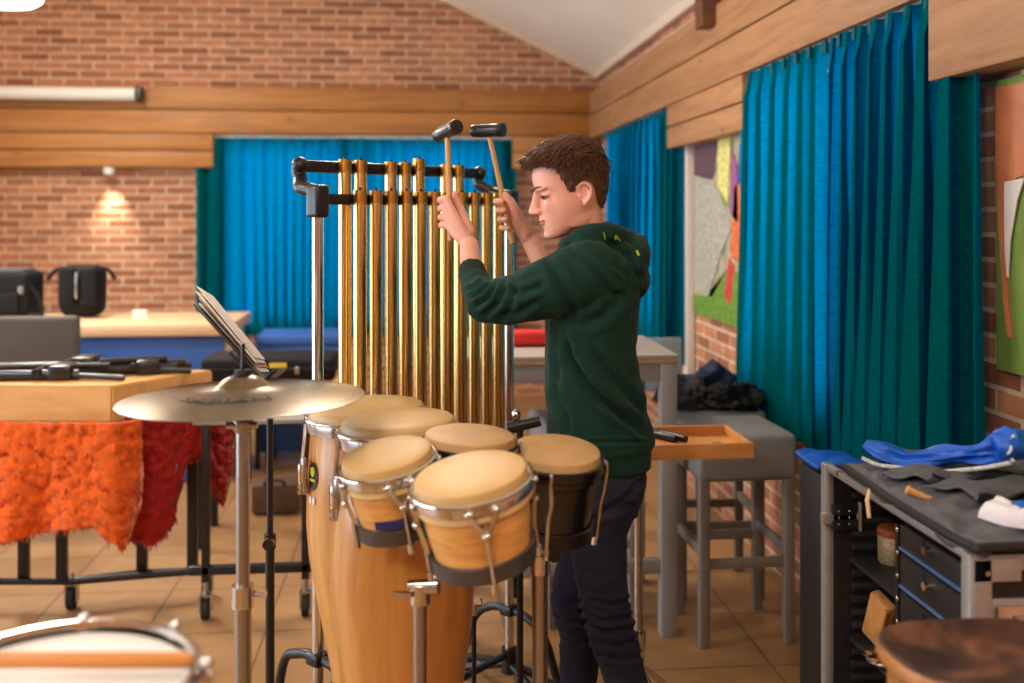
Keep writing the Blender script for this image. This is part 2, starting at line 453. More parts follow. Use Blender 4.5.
slab(bm, (PX, yr, EAVE - .02), (RX, yr, RZ - .02), .13, .2)
struct('trim_5', bm, M_rafter)
# windows
def window(n, c, along, w, z0=SILL, z1=HEAD):
    bm = B(); fr = .06
    ax = Vector((1, 0, 0)) if along == 'x' else Vector((0, 1, 0)); dp = Vector((0, 1, 0)) if along == 'x' else Vector((1, 0, 0))
    Mx = frame_M(Vector(c), ax, dp, UV)
    for sx in (-w / 2 + fr / 2, w / 2 - fr / 2, 0): box(bm, (sx, 0, (z0 + z1) / 2), (fr, .06, z1 - z0), Mx, .004)
    for zz in (z0 + fr / 2, z1 - fr / 2): box(bm, (0, 0, zz), (w, .058, fr), Mx, .004)
    o = struct('window_%d' % n, bm, M_white)
    bm = B(); box(bm, (0, .0, (z0 + z1) / 2), (w - .02, .006, z1 - z0 - .02), Mx)
    g = obj('window_pane', bm, M_glass, o); 
    sg = 1
    bm = B(); box(bm, (0, 0, 0), (w - .01, .05, .024), Mx @ Matrix.Translation((0, -.028, z0 + .012)), .004)
    obj('window_sill', bm, M_white, o)
window(1, ((bw0 + bw1) / 2, D + .06, 0), 'x', bw1 - bw0, SILLB)
window(2, (W + .06, sum(rwA) / 2, 0), 'y', rwA[1] - rwA[0])
window(3, (W + .06, sum(rwB) / 2, 0), 'y', rwB[1] - rwB[0])
for k, h in enumerate(LH): window(4 + k, (XL - .06, (h[0] + h[1]) / 2, 0), 'y', h[1] - h[0], h[2], h[3])
# white window post with the light gap beside the far right curtain
bm = B(); yy = YX(689, W - .03); box(bm, (W - .03, yy, 1.25), (.05, .07, 2.0), None, .004); struct('trim_6', bm, M_white)

# curtains
def curtain(name, A, Bp, z0, z1, folds, amp, label, group, nrm, seed, flare=0):
    A = Vector(A); Bp = Vector(Bp); L = (Bp - A).length; t = (Bp - A) / L; n = Vector(nrm)
    rnd = random.Random(seed); ph = [rnd.uniform(0, 6.28) for _ in range(8)]
    root = thing(name, (A + Bp) / 2 * 1 + Vector((0, 0, 0)), label, 'curtain', group); root.location.z = z0
    bm = B(); nu = int(L / .011); nv = 26
    def fn(i, j):
        s = i * L; h = j
        s2 = s + .03 * math.sin(s * 5 + ph[0]) + .012 * math.sin(s * 13 + ph[1]) * (1 - h)
        wv = math.sin(2 * PI * folds * s2 / L + .9 * math.sin(s * 3.1 + ph[2] + 1.2 * (1 - h)) * (1 - h))
        wv = math.copysign(abs(wv) ** .75, wv)
        a = amp * (.55 + .45 * (1 - h)) * (1 + .35 * math.sin(s * 4.3 + ph[3]))
        if h > .93: a *= .75 - (h - .93) * 6 * .6
        lat = amp * .95 * math.sin(4 * PI * folds * s2 / L + ph[4]) * (1 - h * .5) + .02 * math.sin(s * 7 + ph[6]) * (1 - h)
        lat *= min(1, s / .12, (L - s) / .12); a *= .35 + .65 * min(1, s / .08, (L - s) / .08)
        q = A + t * (s + lat) + n * (a * wv)
        q.z = z0 + (z1 - z0) * h + (.006 * math.sin(s * 9 + ph[5]) if h == 0 else 0)
        return q
    grid(bm, fn, nu, nv)
    obj('cloth', bm, M_curtain, root, nrm=False)
    k = int(folds)
    for i in range(k + 1):
        q = A + t * (L * (i + .02) / (k + .04)) + n * .012; q.z = z1 - .02
        bm = B(); box(bm, q, (.012 + .014 * abs(t.x), .012 + .014 * abs(t.y), .045), None, .003); obj('curtain_hook', bm, M_hem, root)
    bm = B(); cyl(bm, A + UV * (z1 + .012 - A.z) - n * .01, Bp + UV * (z1 + .012 - Bp.z) - n * .01, .011)
    obj('curtain_rail', bm, M_white, root)
    return root
cz0, cz1 = .70, 2.2
yb = D - .085
x0, x1 = XY(196, yb), XY(516, yb); xm = (x0 + x1) / 2 - .12
curtain('curtain', (x0, yb, 0), (xm + .03, yb + .012, 0), .55, cz1, 8, .042, 'teal curtain on the back wall, left half behind the gold chimes', None, (0, -1, 0), 1)
curtain('curtain', (xm - .03, yb - .012, 0), (x1, yb, 0), .55, cz1, 9, .042, 'teal curtain on the back wall, half beside the person\'s raised hammers', None, (0, -1, 0), 2)
xc_ = W - .088
curtain('curtain', (xc_, YX(607, xc_), 0), (xc_, YX(680, xc_), 0), cz0, cz1, 13, .045, 'far teal curtain on the right wall, behind the person\'s green hood', None, (-1, 0, 0), 3)
ya, ym, yc = YX(744, xc_), YX(827, xc_), YX(979, xc_)
curtain('curtain', (xc_, ya, 0), (xc_, ym, 0), cz0, cz1, 7, .058, 'teal curtain beside the bird picture, above the grey stool', None, (-1, 0, 0), 4)
curtain('curtain', (xc_, ym - .01, 0), (xc_, yc, 0), cz0, cz1, 8, .06, 'teal curtain nearest the brown horse picture, behind the flight case', None, (-1, 0, 0), 5)

# ================================================================== lamps
def lamp(loc, label, power):
    x, y, z = loc
    r = thing('ceiling_lamp', (x, y, z), label, 'lamp')
    bm = B(); lathe(bm, [(.02, .02), (.2, .015), (.225, -.005), (.22, -.04), (.19, -.06), (.1, -.07), (.01, -.072)], 36, Matrix.Translation(loc)); obj('diffuser', bm, M_lamp, r)
    bm = B(); lathe(bm, [(.228, -.01), (.235, .0), (.228, .03), (.05, .05)], 36, Matrix.Translation(loc)); obj('housing', bm, M_white, r)
    zt = RZ - .48 * abs(x - RX) - .01
    if x < RX: zt = RZ - (RZ - EAVE - .1) / (RX - XL) * (RX - x) - .01
    bm = B(); cyl(bm, (x, y, z + .04), (x, y, zt), .006, n=8); obj('cord', bm, M_white, r)
    ld = bpy.data.lights.new('lamp_light', 'AREA'); ld.shape = 'DISK'; ld.size = .42; ld.energy = power * .5; ld.color = (1, .925, .815)
    lo = bpy.data.objects.new('lamp_light', ld); COL.objects.link(lo); lo.location = (x, y, z - .09)
    ld = bpy.data.lights.new('lamp_glow', 'POINT'); ld.shadow_soft_size = .16; ld.energy = power * .52; ld.color = (1, .925, .815)
    lo = bpy.data.objects.new('lamp_glow', ld); COL.objects.link(lo); lo.location = (x, y, z - .28)
    return r
c = P(-3, -3, 5.3)
lamp((c.x, c.y, c.z + .03), 'round white lit ceiling lamp in the upper left corner', 66)
lamp((-.9, 1.2, 2.75), 'round white lamp added out of view for light, nearest over the drums', 12)  # unseen lamp, added as light over the foreground
lamp((.55, .6, 2.55), 'round white lamp added out of view for light, over the flight cases', 13)  # also out of frame, put in for light at the right
lamp((-.2, 4.4, 2.85), 'round white lamp added out of view for light, behind the chimes over the room', 42)  # unseen, added to light the middle of the room
lamp((-2.4, 6.6, 3.32), 'round white lamp added out of view for light, over the counter by the back wall', 62)  # hung above the frame, added to brighten the back wall
lamp((-2.6, 2.6, 2.9), 'round white lamp added out of view for light, over the wheeled table', 48)  # out of view, added as light from the left
lamp((-1.3, -.9, 2.8), 'round white lamp added unseen behind the camera as frontal light', 84)  # added lamp, unseen: frontal light on the person and the tubes
# wall washer spot under the pelmet
q = Vector((XY(113, D), D - .1, PZL - .02))
r = thing('spotlight', q, 'small round downlight under the pine beam washing the brick wall', 'lamp')
bm = B(); lathe(bm, [(.045, .02), (.045, -.03), (.035, -.04)], 20, Matrix.Translation(q)); obj('spot_body', bm, M_white, r)
bm = B(); lathe(bm, [(.001, -.03), (.034, -.036)], 20, Matrix.Translation(q)); obj('bulb', bm, M_spot, r)
ld = bpy.data.lights.new('spot_light', 'SPOT'); ld.energy = 40; ld.spot_size = 1.15; ld.spot_blend = .9; ld.color = (1, .88, .7); ld.shadow_soft_size = .03
lo = bpy.data.objects.new('spot_light', ld); COL.objects.link(lo); lo.location = q + Vector((0, -.02, -.06)); lo.rotation_euler = (math.radians(14), 0, 0)

# projection screen housing on the back pelmet
a = P(-40, 97, 8.2); b = P(143, 97, 8.2)
a = Vector((XY(-60, 8.36), 8.36, 2.535)); b = Vector((XY(136, 8.36), 8.36, 2.535))
r = thing('projection_screen', (a + b) / 2, 'white rolled up projection screen housing along the pine beam', 'projection screen')
bm = B(); tube(bm, [a, b], .055, 20); box(bm, ((a.x + b.x) / 2, 8.427, 2.56), (b.x - a.x, .09, .07), None, .01); obj('housing', bm, M_screen, r)
bm = B(); box(bm, (b.x + .022, 8.38, 2.535), (.05, .12, .125), None, .012); obj('end_cap', bm, M_blackp, r)

# ================================================================== pictures
def pic_mat_bird():
    m, nt, b = new('bird_print'); L = nt.links
    tc = node(nt, 'ShaderNodeTexCoord')
    n = node(nt, 'ShaderNodeTexNoise', Scale=3.2, Detail=3, Distortion=1.2); L.new(tc.outputs['Object'], n.inputs['Vector'])
    r = ramp(nt, [(.28, srgb((70, 52, 50))), (.42, srgb((150, 146, 124))), (.52, srgb((186, 170, 140))), (.6, srgb((110, 140, 60))), (.72, srgb((200, 120, 110)))])
    L.new(n.outputs['Fac'], r.inputs[0]); L.new(r.outputs[0], b.inputs['Base Color']); b.inputs['Roughness'].default_value = .5
    return m
def flatpoly(bm, pts, X, mi=0):
    """polygon on the right wall: pts are (y,z)"""
    a = [bm.verts.new((X, p[0], p[1])) for p in pts]; b = [bm.verts.new((X + .0035, p[0], p[1])) for p in pts]
    n = len(a); fs = [bm.faces.new(a), bm.faces.new(b[::-1])]
    for k in range(n): fs.append(bm.faces.new((a[k], b[k], b[(k + 1) % n], a[(k + 1) % n])))
    bmesh.ops.triangulate(bm, faces=fs[:2])
    return fs
XW = W - .03
def wallp(u, v, X=XW):
    y = YX(u, X); d = (RV * 0 + Vector((X, y, 0))).dot(AV); return (y, CH + (HOR - v) / F * d)
M_bird = pic_mat_bird()
y0, z0 = wallp(694, 312); y1, z1 = wallp(748, 138)
r = thing('bird_picture', (XW, (y0 + y1) / 2, z0), 'canvas print of colourful birds hanging between two teal curtains', 'picture')
bm = B(); box(bm, (XW + .013, (y0 + y1) / 2, (z0 + 2.0) / 2), (.026, y0 - y1, 2.0 - z0), None, .003); obj('canvas', bm, M_bird, r)
yw = y0 - y1
def bp(a, b): return (y0 - a * yw, z0 + b * (2.0 - z0))
for col, pts, nm in (((104, 140, 44), [(.0, .0), (1, .0), (1, .24), (.7, .3), (.4, .12), (.0, .1)], 'grass_print'),
                 ((96, 66, 72), [(.02, .78), (.4, .74), (.52, 1), (.02, 1)], 'shade_print'),  # purple-brown patch at the top of the print
                 ((168, 164, 146), [(.02, .12), (.3, .1), (.55, .35), (.75, .5), (.6, .62), (.3, .82), (.05, .8), (.02, .5)], 'wing_print'),
                 ((214, 106, 56), [(.72, .35), (.98, .3), (.98, .72), (.8, .7)], 'breast_print'),
                 ((214, 206, 120), [(.5, .7), (.68, .62), (.74, .98), (.5, .98)], 'leaf_print'),
                 ((150, 84, 130), [(.72, .56), (.86, .52), (.84, .8), (.74, .9)], 'violet_print'),
                 ((36, 64, 150), [(.84, .5), (.96, .46), (.98, .9), (.88, .9)], 'tail_print'),
                 ((196, 60, 50), [(.62, .14), (.74, .1), (.8, .3), (.7, .34)], 'flower_print')):
    bm = B(); flatpoly(bm, [bp(*p) for p in pts], XW - .0036 - .00015 * len(nm)); obj(nm, bm, mat(nm, col, .5, var=.45, scale=38), r)
y0, z0 = wallp(996, 369); y1 = y0 - 1.15
z1 = 1.93
M_grass = mat('grass_print_green', (116, 142, 60), .5, var=.3, scale=14, stretch=(1, 1, .3))
r = thing('horse_picture', (XW, (y0 + y1) / 2, z0), 'large canvas print of a brown horse on grass on the right brick wall', 'picture')
bm = B(); box(bm, (XW + .013, (y0 + y1) / 2, (z0 + z1) / 2), (.026, y0 - y1, z1 - z0), None, .003); obj('canvas', bm, M_grass, r)
def wy(u, v): 
    return wallp(u, v, XW - .002)
e = y0 - .002
def strip(bm, A_, B_, X):
    n = len(A_); fa = [[bm.verts.new((X, p[0], p[1])) for p in q] for q in (A_, B_)]; ba = [[bm.verts.new((X + .0035, p[0], p[1])) for p in q] for q in (A_, B_)]
    for k in range(n - 1):
        for w_ in (fa, ba): bm.faces.new((w_[0][k], w_[1][k], w_[1][k + 1], w_[0][k + 1]))
        for j in (0, 1): bm.faces.new((fa[j][k], fa[j][k + 1], ba[j][k + 1], ba[j][k]))
    for k in (0, n - 1): bm.faces.new((fa[0][k], fa[1][k], ba[1][k], ba[0][k]))
low = [(e, wy(997, 180)[1]), wy(1003, 186), wy(1010, 186), wy(1017, 178), wy(1028, 174), wy(1060, 186), wy(1110, 180), wy(1180, 150)]
M_horse = mat('horse_brown', (186, 106, 60), .5, var=.22, scale=7)
bm = B(); strip(bm, [(p[0], 1.91) for p in low], low, XW - .0036); obj('horse_body_print', bm, M_horse, r)
bm = B(); strip(bm, [wy(997.5, 181), wy(998.5, 215), wy(1000.5, 250), wy(1003.5, 300), wy(1008, 336)], [wy(1009, 186), wy(1007, 215), wy(1006, 250), wy(1008, 300), wy(1013, 338)], XW - .0037); obj('horse_leg_print', bm, M_horse, r)
bm = B(); strip(bm, [wy(1006, 182), wy(1006, 215), wy(1006.5, 250), wy(1008.5, 275)], [wy(1026, 178), wy(1019, 200), wy(1012, 240), wy(1010, 278)], XW - .0074); obj('horse_belly_print', bm, mat('horse_white', (206, 196, 190), .5, var=.1, scale=20), r)

# ================================================================== back of the room
# counter
def cuboid_uv(bm, u0, u1, dn, df, z0, z1, bev=.004, mi=0):
    a = PZ(u0, dn, 0); b = PZ(u1, dn, 0); x = (b - a); w = x.length
    y0_, y1_ = min(a.y, b.y), max(a.y, b.y)
    box(bm, ((a.x + b.x) / 2, (a.y + b.y) / 2 + (df - dn) / 2, (z0 + z1) / 2), (b.x - a.x, df - dn, z1 - z0), None, bev, 2, mi)
ca = PZ(-90, 5.95, 0); cb = PZ(236, 5.95, 0); cx0, cx1 = ca.x, cb.x
r = thing('counter', ((cx0 + cx1) / 2, 6.2, 0), 'long beech counter with blue front below the brick back wall', 'counter')
bm = B(); box(bm, ((cx0 + cx1) / 2, 6.25, .9), (cx1 - cx0, .72, .07), None, .012); obj('countertop', bm, M_beech, r)
bm = B(); box(bm, ((cx0 + cx1) / 2 + .0, 5.98, .44), (cx1 - cx0 - .1, .05, .845), None, .004); obj('front_panel', bm, M_bluep, r)
for x in (cx0 + .06, cx1 - .06):
    bm = B(); box(bm, (x, 6.28, .432), (.05, .54, .86), None, .004); obj('side_panel', bm, M_beech, r)
x0, x1 = cx1 + .05, PZ(342, 6.5, 0).x
r = thing('bench', ((x0 + x1) / 2, 6.6, 0), 'low blue bench below the back curtain, right of the counter', 'bench')
bm = B(); box(bm, ((x0 + x1) / 2, 6.62, .77), (x1 - x0, .42, .06), None, .012); obj('seat', bm, M_bluep, r)
bm = B(); box(bm, ((x0 + x1) / 2, 6.45, .4), (x1 - x0 - .02, .03, .68), None, .004); obj('front_panel', bm, M_bluep, r)
for x in (x0 + .08, x1 - .08):
    bm = B(); box(bm, (x, 6.64, .37), (.04, .32, .74), None, .004); obj('leg', bm, M_black, r)
# bags on the counter
zt = .936
def softbox(bm, c, s, Mx=None, bev=.04, seg=4): return box(bm, c, s, Mx, bev, seg)
c = PZ(12, 6.2, zt); 
r = thing('amplifier_bag', c, 'wide boxy black equipment bag at the left end of the counter', 'bag')
bm = B(); softbox(bm, (c.x - .03, c.y, zt + .14), (.36, .28, .28)); obj('body', bm, M_bag, r)
bm = B(); box(bm, (c.x - .04, c.y - .01, zt + .285), (.3, .2, .02), None, .008); obj('lid', bm, M_gig, r)
bm = B(); box(bm, (c.x - .02, c.y - .15, zt + .09), (.24, .04, .13), None, .02); obj('pocket', bm, M_bag, r)
bm = B(); box(bm, (c.x + .11, c.y - .145, zt + .17), (.03, .012, .05), None, .004); obj('buckle', bm, M_steel, r)
bm = B(); tube(bm, smooth_path([(c.x + .14, c.y - .1, zt + .2), (c.x + .2, c.y - .1, zt + .1), (c.x + .22, c.y - .12, zt + .02), (c.x + .16, c.y - .16, zt + .016)]), .016, 8); obj('strap', bm, M_bag, r)
c = PZ(83, 6.15, zt)
r = thing('backpack', c, 'tall black backpack standing upright on the beech counter', 'bag')
bm = B(); vs = softbox(bm, (c.x, c.y, zt + .16), (.26, .17, .32), None, .06, 5)
for v in vs:
    h = (v.co.z - zt) / .32; v.co.x = c.x + (v.co.x - c.x) * (.78 + .3 * math.sin(PI * min(1, h * .75 + .1)))
obj('body', bm, M_bag, r)
bm = B(); softbox(bm, (c.x - .065, c.y - .09, zt + .19), (.1, .05, .24), None, .02); softbox(bm, (c.x + .065, c.y - .09, zt + .19), (.1, .05, .24), None, .02); obj('pocket', bm, M_bag, r)
bm = B(); box(bm, (c.x, c.y - .12, zt + .2), (.016, .012, .16), None, .004); obj('zip', bm, M_steel, r)
for s in (-1, 1):
    bm = B(); tube(bm, smooth_path([(c.x + s * .1, c.y, zt + .3), (c.x + s * .16, c.y - .02, zt + .285), (c.x + s * .2, c.y - .03, zt + .23)]), .013, 8); obj('strap', bm, M_bag, r)
c = PZ(140, 6.1, zt)
bm = B(); prism(bm, [(-.045, -.02), (.045, -.02), (.045, .02), (-.045, .02)], 0, .002, 0, Matrix.Translation((c.x, c.y, zt)))
box(bm, (c.x, c.y - .01, zt + .026), (.085, .003, .05), Matrix.Identity(4)); tag(obj('card', bm, M_paper, None, c), 'small folded white card standing on the counter', 'card')
# grey upholstered chair seen from behind
c = PZ(32, 5.0, 0)
r = thing('upholstered_chair', c, 'brown grey upholstered chair with wide backrest behind the wheeled table', 'chair')
bm = B(); box(bm, (c.x - .02, c.y, .91), (.5, .07, .3), None, .025, 3); obj('backrest', bm, M_greyup, r)
bm = B(); box(bm, (c.x - .02, c.y + .26, .48), (.48, .46, .09), None, .03, 3); obj('seat', bm, M_greyup, r)
for sx in (-.22, .18):
    bm = B(); box(bm, (c.x + sx, c.y + .02, .4), (.03, .03, .8), None, .004); obj('leg', bm, M_stoolleg, r)
    bm = B(); box(bm, (c.x + sx, c.y + .45, .22), (.03, .03, .44), None, .004); obj('leg', bm, M_stoolleg, r)
# instrument case on its own low table behind the cymbal
c = PZ(272, 4.9, 0)
zc = CH - .165 * 4.9
r = thing('side_table', c, 'low dark table carrying the black instrument case behind the cymbal', 'table')
bm = B(); box(bm, (c.x, c.y, zc - .02), (.7, .42, .035), None, .006); obj('tabletop', bm, M_tablewood, r)
for sx in (-.31, .31):
    for sy in (-.17, .17):
        bm = B(); box(bm, (c.x + sx, c.y + sy, (zc - .04) / 2), (.035, .035, zc - .04), None, .004); obj('leg', bm, M_black, r)
r = thing('instrument_case', (c.x, c.y, zc), 'black oblong instrument case with yellow sticker behind the cymbal', 'case')
bm = B(); box(bm, (c.x, c.y, zc + .058), (.63, .3, .11), None, .025, 3); obj('body', bm, M_bag, r)
bm = B(); box(bm, (c.x, c.y - .15, zc + .062), (.62, .012, .01), None, .003); obj('seam', bm, M_blackp, r)
bm = B(); box(bm, (c.x + .05, c.y - .152, zc + .08), (.08, .006, .022)); obj('sticker', bm, M_yellow, r)
bm = B(); box(bm, (c.x + .14, c.y - .156, zc + .055), (.025, .014, .035), None, .004); obj('latch', bm, M_steel, r)

# ================================================================== wheeled table with plush covers, left
zt, zb = .936, .80
nr = PZ(112, 3.7, 0); fr = PZ(213, 4.08, 0); nl = PZ(-190, 3.72, 0); fl = PZ(-120, 4.12, 0)
poly = [(nl.x, nl.y), (nr.x, nr.y), (fr.x, fr.y), (fl.x, fl.y)]
root = thing('wheeled_table', ((nr.x + fl.x) / 2, (nr.y + fl.y) / 2, 0), 'wheeled table with thick maple top and black steel underframe', 'table')
bm = B(); prism(bm, poly, zb, zt); bmesh.ops.bevel(bm, geom=bm.edges[:], offset=.006, segments=2, affect='EDGES'); obj('tabletop', bm, M_tablewood, root)
def castor(bm_parent, p, root, r=.045):
    bm = B(); cyl(bm, (p[0] - .012, p[1], r), (p[0] + .012, p[1], r), r, n=20); obj('castor_wheel', bm, M_rubber, root)
    bm = B(); box(bm, (p[0] - .02, p[1], r + .02), (.005, .035, .07)); box(bm, (p[0] + .02, p[1], r + .02), (.005, .035, .07)); box(bm, (p[0], p[1], r + .055), (.046, .04, .006)); cyl(bm, (p[0], p[1], r + .055), (p[0], p[1], r + .1), .008); obj('castor_fork', bm, M_steel, root)
for u, d in ((24, 4.0), (62, 3.98), (171, 4.55), (213, 4.5)):
    q = PZ(u, d, 0)
    bm = B(); box(bm, (q.x, min(q.y, 4.2 if u > 100 else q.y), .46), (.042, .03, .7), None, .004)
    obj('leg', bm, M_black, root)
def rail(a, b, r_=.014, nm='rail', m=M_black):
    bm = B(); tube(bm, [a, b], r_, 10); obj(nm, bm, m, root)
a1, a2 = PZ(-60, 3.98, .11), PZ(72, 3.98, .11)
b1 = PZ(171, 4.55, .11); b1.y = min(b1.y, 4.2); b2 = PZ(213, 4.5, .11); b2.y = min(b2.y, 4.2); b2 = b2 + Vector((.06, 0, 0))
rail(a1, a2); rail(b1, b2); rail(PZ(63, 3.98, .11), b1); rail(a2, b2)
for q in (a2, b2 , a1): castor(None, (q.x, q.y), root)
# plush covers
def drape(name, path, zt, bottoms, m, label, cat, amp, out, seed, th=.014):
    rnd = random.Random(seed)
    path = [Vector(p) for p in path]
    Ls = [0]
    for a, b in zip(path, path[1:]): Ls.append(Ls[-1] + (b - a).length)
    T = Ls[-1]
    def at(s):
        for k in range(len(path) - 1):
            if s <= Ls[k + 1] or k == len(path) - 2:
                f_ = (s - Ls[k]) / (Ls[k + 1] - Ls[k]); p = path[k].lerp(path[k + 1], f_); t = (path[k + 1] - path[k]).normalized(); return p, Vector((t.y, -t.x, 0))
    bm = B(); nu = int(T / .012); nv = 44
    def fn(i, j):
        p, n = at(i * T); zb_ = interp(bottoms, i); h = 1 - j
        z = zt + (zb_ - zt) * j
        w = amp * j * (math.sin(i * T * 17 + 2 * j + seed) + .6 * math.sin(i * T * 33 + seed * 2))
        q = p + n * (out + .05 * j * out * 4 + w); q.z = z
        nz = noise.noise(Vector((q.x, q.y, q.z)) * 34) * .012 + noise.noise(Vector((q.x, q.y, q.z)) * 90) * .007
        return q + n * nz
    grid(bm, fn, nu, nv)
    o = obj(name, bm, m, None, path[0]); solid(o, th)
    bm = B()
    for k in range(int(T * 5200)):      # long pile hanging off the cloth
        i, j = rnd.random(), rnd.random() ** .8; p, n = at(i * T); q = fn(i, j); tt = Vector((-n.y, n.x, 0))
        l_ = rnd.uniform(.018, .034); w_ = rnd.uniform(.0018, .0034); d_ = Vector((0, 0, -1)) * l_ + n * rnd.uniform(.002, .012) + tt * rnd.uniform(-.010, .010)
        b0 = q + n * .002
        vs = [bm.verts.new(x) for x in (b0 + tt * w_, b0 - tt * w_, b0 + n * w_ * 1.6, b0 + d_ * .55 + n * .006 + tt * w_ * .5, b0 + d_)]
        for f in ((0, 1, 3), (1, 2, 3), (2, 0, 3), (0, 3, 4), (1, 4, 3)): bm.faces.new([vs[x] for x in f])
    pl = obj('pile', bm, m, o, nrm=False, sharp=0); pl['kind'] = 'stuff'
    return tag(o, label, cat)
q0 = PZ(-150, 3.69, 0); q1 = PZ(137, 3.66, 0); q1b = PZ(125, 3.69, 0)
def zv(v, d): return CH - (v - HOR) / F * d
drape('plush_blanket', [PZ(-150, 3.68, 0), PZ(113, 3.66, 0), PZ(140, 3.72, 0)], zb + .012, [(0, zv(542, 3.66)), (.55, zv(540, 3.66)), (.8, zv(526, 3.66)), (.86, zv(522, 3.66)), (.93, zv(550, 3.66)), (1, zv(508, 3.66))], M_orange,
      'shaggy orange blanket hanging from the front of the wheeled table', 'blanket', .022, .01, 3)
drape('plush_blanket', [PZ(122, 3.76, 0), fr + Vector((.02, -.03, 0)), fr + Vector((.06, .04, 0))], zb + .012, [(0, zv(535, 3.8)), (.25, zv(548, 3.8)), (.42, zv(520, 3.9)), (.5, zv(462, 3.9)), (.7, zv(452, 4.0)), (.8, zv(492, 4.1)), (.92, zv(502, 4.1)), (1, zv(455, 4.1))], M_red,
      'dark red plush cloth hanging from the right end of the wheeled table', 'blanket', .012, .014, 8)
# folded black stands on the table
def folded_stand(o, d, L, label, tubes, seed):
    o = Vector(o); d = Vector(d).normalized(); n = Vector((-d.y, d.x, 0)); rnd = random.Random(seed)
    r = thing('folded_stand', o, label, 'stand')
    for k, (off, hz, rad, a, b, m) in enumerate(tubes):
        bm = B(); tube(bm, [o + n * off + d * (a * L) + UV * hz, o + n * off + d * (b * L) + UV * hz], rad, 12); obj('stand_tube', bm, m, r)
    bm = B(); box(bm, (0, 0, .03), (.09, .12, .058), frame_M(o + d * L * .7, d, n, UV), .012); obj('clamp', bm, M_blackp, r)
    bm = B(); cyl(bm, o + d * L * .55 - n * .07 + UV * .035, o + d * L * .55 + n * .07 + UV * .035, .014); obj('knob', bm, M_blackp, r)
    for s in (-1, 1):
        bm = B(); tube(bm, [o + d * L * .7 + n * .03 * s + UV * .02, o + d * L * 1.15 + n * .08 * s + UV * .012], .011, 8); obj('leg', bm, M_black, r)
        
    return r
M_gun = mat('gunmetal_tube', (70, 74, 84), .3, .8)
folded_stand(PZ(-40, 3.83, zt), (1, .0, 0), .55, 'folded black stand with grey tubes nearest the front edge of the table', [(-.03, .02, .02, 0, .82, M_gun), (.06, .022, .02, 0, .8, M_gun), (.02, .045, .012, .2, 1, M_black)], 1)
folded_stand(PZ(80, 3.92, zt), (1, .22, 0), .36, 'folded black stand bundle on the table, right of the grey tubes', [(-.02, .024, .016, 0, 1, M_black), (.03, .03, .018, .1, 1.1, M_black), (.0, .055, .012, .2, .9, M_blackp)], 2)
folded_stand(PZ(10, 4.04, zt), (1, .05, 0), .42, 'folded black stand lying along the back edge of the table', [(-.01, .02, .014, -.6, 1, M_black), (.03, .018, .014, -.5, 1.1, M_gun)], 3)
# small trolley behind the cymbal stand
root = thing('trolley', PZ(250, 4.0, 0), 'small trolley with thin grey top and black frame behind the cymbal stand', 'trolley')
a = PZ(194, 3.9, 0); b = PZ(318, 3.9, 0); cx = (a.x + b.x) / 2; cy = (a.y + b.y) / 2 + .05; wd = b.x - a.x
bm = B(); box(bm, (cx, cy, .762), (wd, .12, .018), None, .004); obj('tabletop', bm, M_tablegrey, root)
for sx in (-wd / 2 + .05, wd / 2 - .05):
    bm = B(); box(bm, (cx + sx, cy - .05, .45), (.03, .03, .61), None, .004); obj('leg', bm, M_black, root)
    bm = B(); cyl(bm, (cx + sx, cy - .05, .08), (cx + sx, cy - .05, .17), .011, n=10); obj('leg_extension', bm, M_steel, root)
    castor(None, (cx + sx, cy - .05), root, .042)
bm = B(); box(bm, (cx, cy - .05, .19), (wd + .03, .03, .035), None, .004); obj('crossbar', bm, M_black, root)
# a few things on the floor far behind the trolley
c = PZ(277, 5.3, 0)
r = thing('floor_case', c, 'brown case on the floor far behind the black music stand', 'case')
bm = B(); box(bm, (c.x, c.y, .085), (.24, .2, .15), None, .015); obj('body', bm, mat('brown_case', (92, 66, 46), .6), r)
bm = B(); tube(bm, smooth_path([(c.x - .05, c.y - .1, .155), (c.x - .04, c.y - .1, .18), (c.x + .04, c.y - .1, .18), (c.x + .05, c.y - .1, .155)]), .008, 8); obj('handle', bm, M_blackp, r)
# folded tilted stool legs region: side chair with black legs
c = PZ(282, 6.0, 0)
r = thing('wooden_chair', c, 'wooden chair with dark legs below the back curtain', 'chair')
bm = B(); box(bm, (c.x, c.y, .46), (.4, .4, .03), None, .012); obj('seat', bm, M_beech, r)
for sx in (-.17, .17):
    for sy in (-.17, .17):
        bm = B(); box(bm, (c.x + sx, c.y + sy, .225), (.028, .028, .45), None, .004); obj('leg', bm, M_black, r)

# ================================================================== right side: bar table, stools
TZ = 1.05
xr = PZ(679, 3.71, 0).x; yn = PZ(679, 3.71, 0).y; xl = PZ(452, 3.71, 0).x; yf = yn + .6
root = thing('bar_table', ((xl + xr) / 2, (yn + yf) / 2, 0), 'tall grey bar table behind the person with wooden top edge', 'table')
bm = B(); box(bm, ((xl + xr) / 2, (yn + yf) / 2, TZ - .008), (xr - xl, yf - yn, .016), None, .003); obj('tabletop', bm, M_tabletop, root)
bm = B(); box(bm, ((xl + xr) / 2, (yn + yf) / 2, TZ - .024), (xr - xl - .002, yf - yn - .002, .016), None, .003); obj('top_edge', bm, M_tedge, root)
bm = B()
box(bm, ((xl + xr) / 2, yn + .025, TZ - .065), (xr - xl - .03, .025, .066), None, .003); box(bm, ((xl + xr) / 2, yf - .025, TZ - .065), (xr - xl - .03, .025, .066), None, .003)
box(bm, (xr - .03, (yn + yf) / 2, TZ - .065), (.025, yf - yn - .06, .066), None, .003); box(bm, (xl + .03, (yn + yf) / 2, TZ - .065), (.025, yf - yn - .06, .066), None, .003)
obj('apron', bm, M_tablegrey, root)
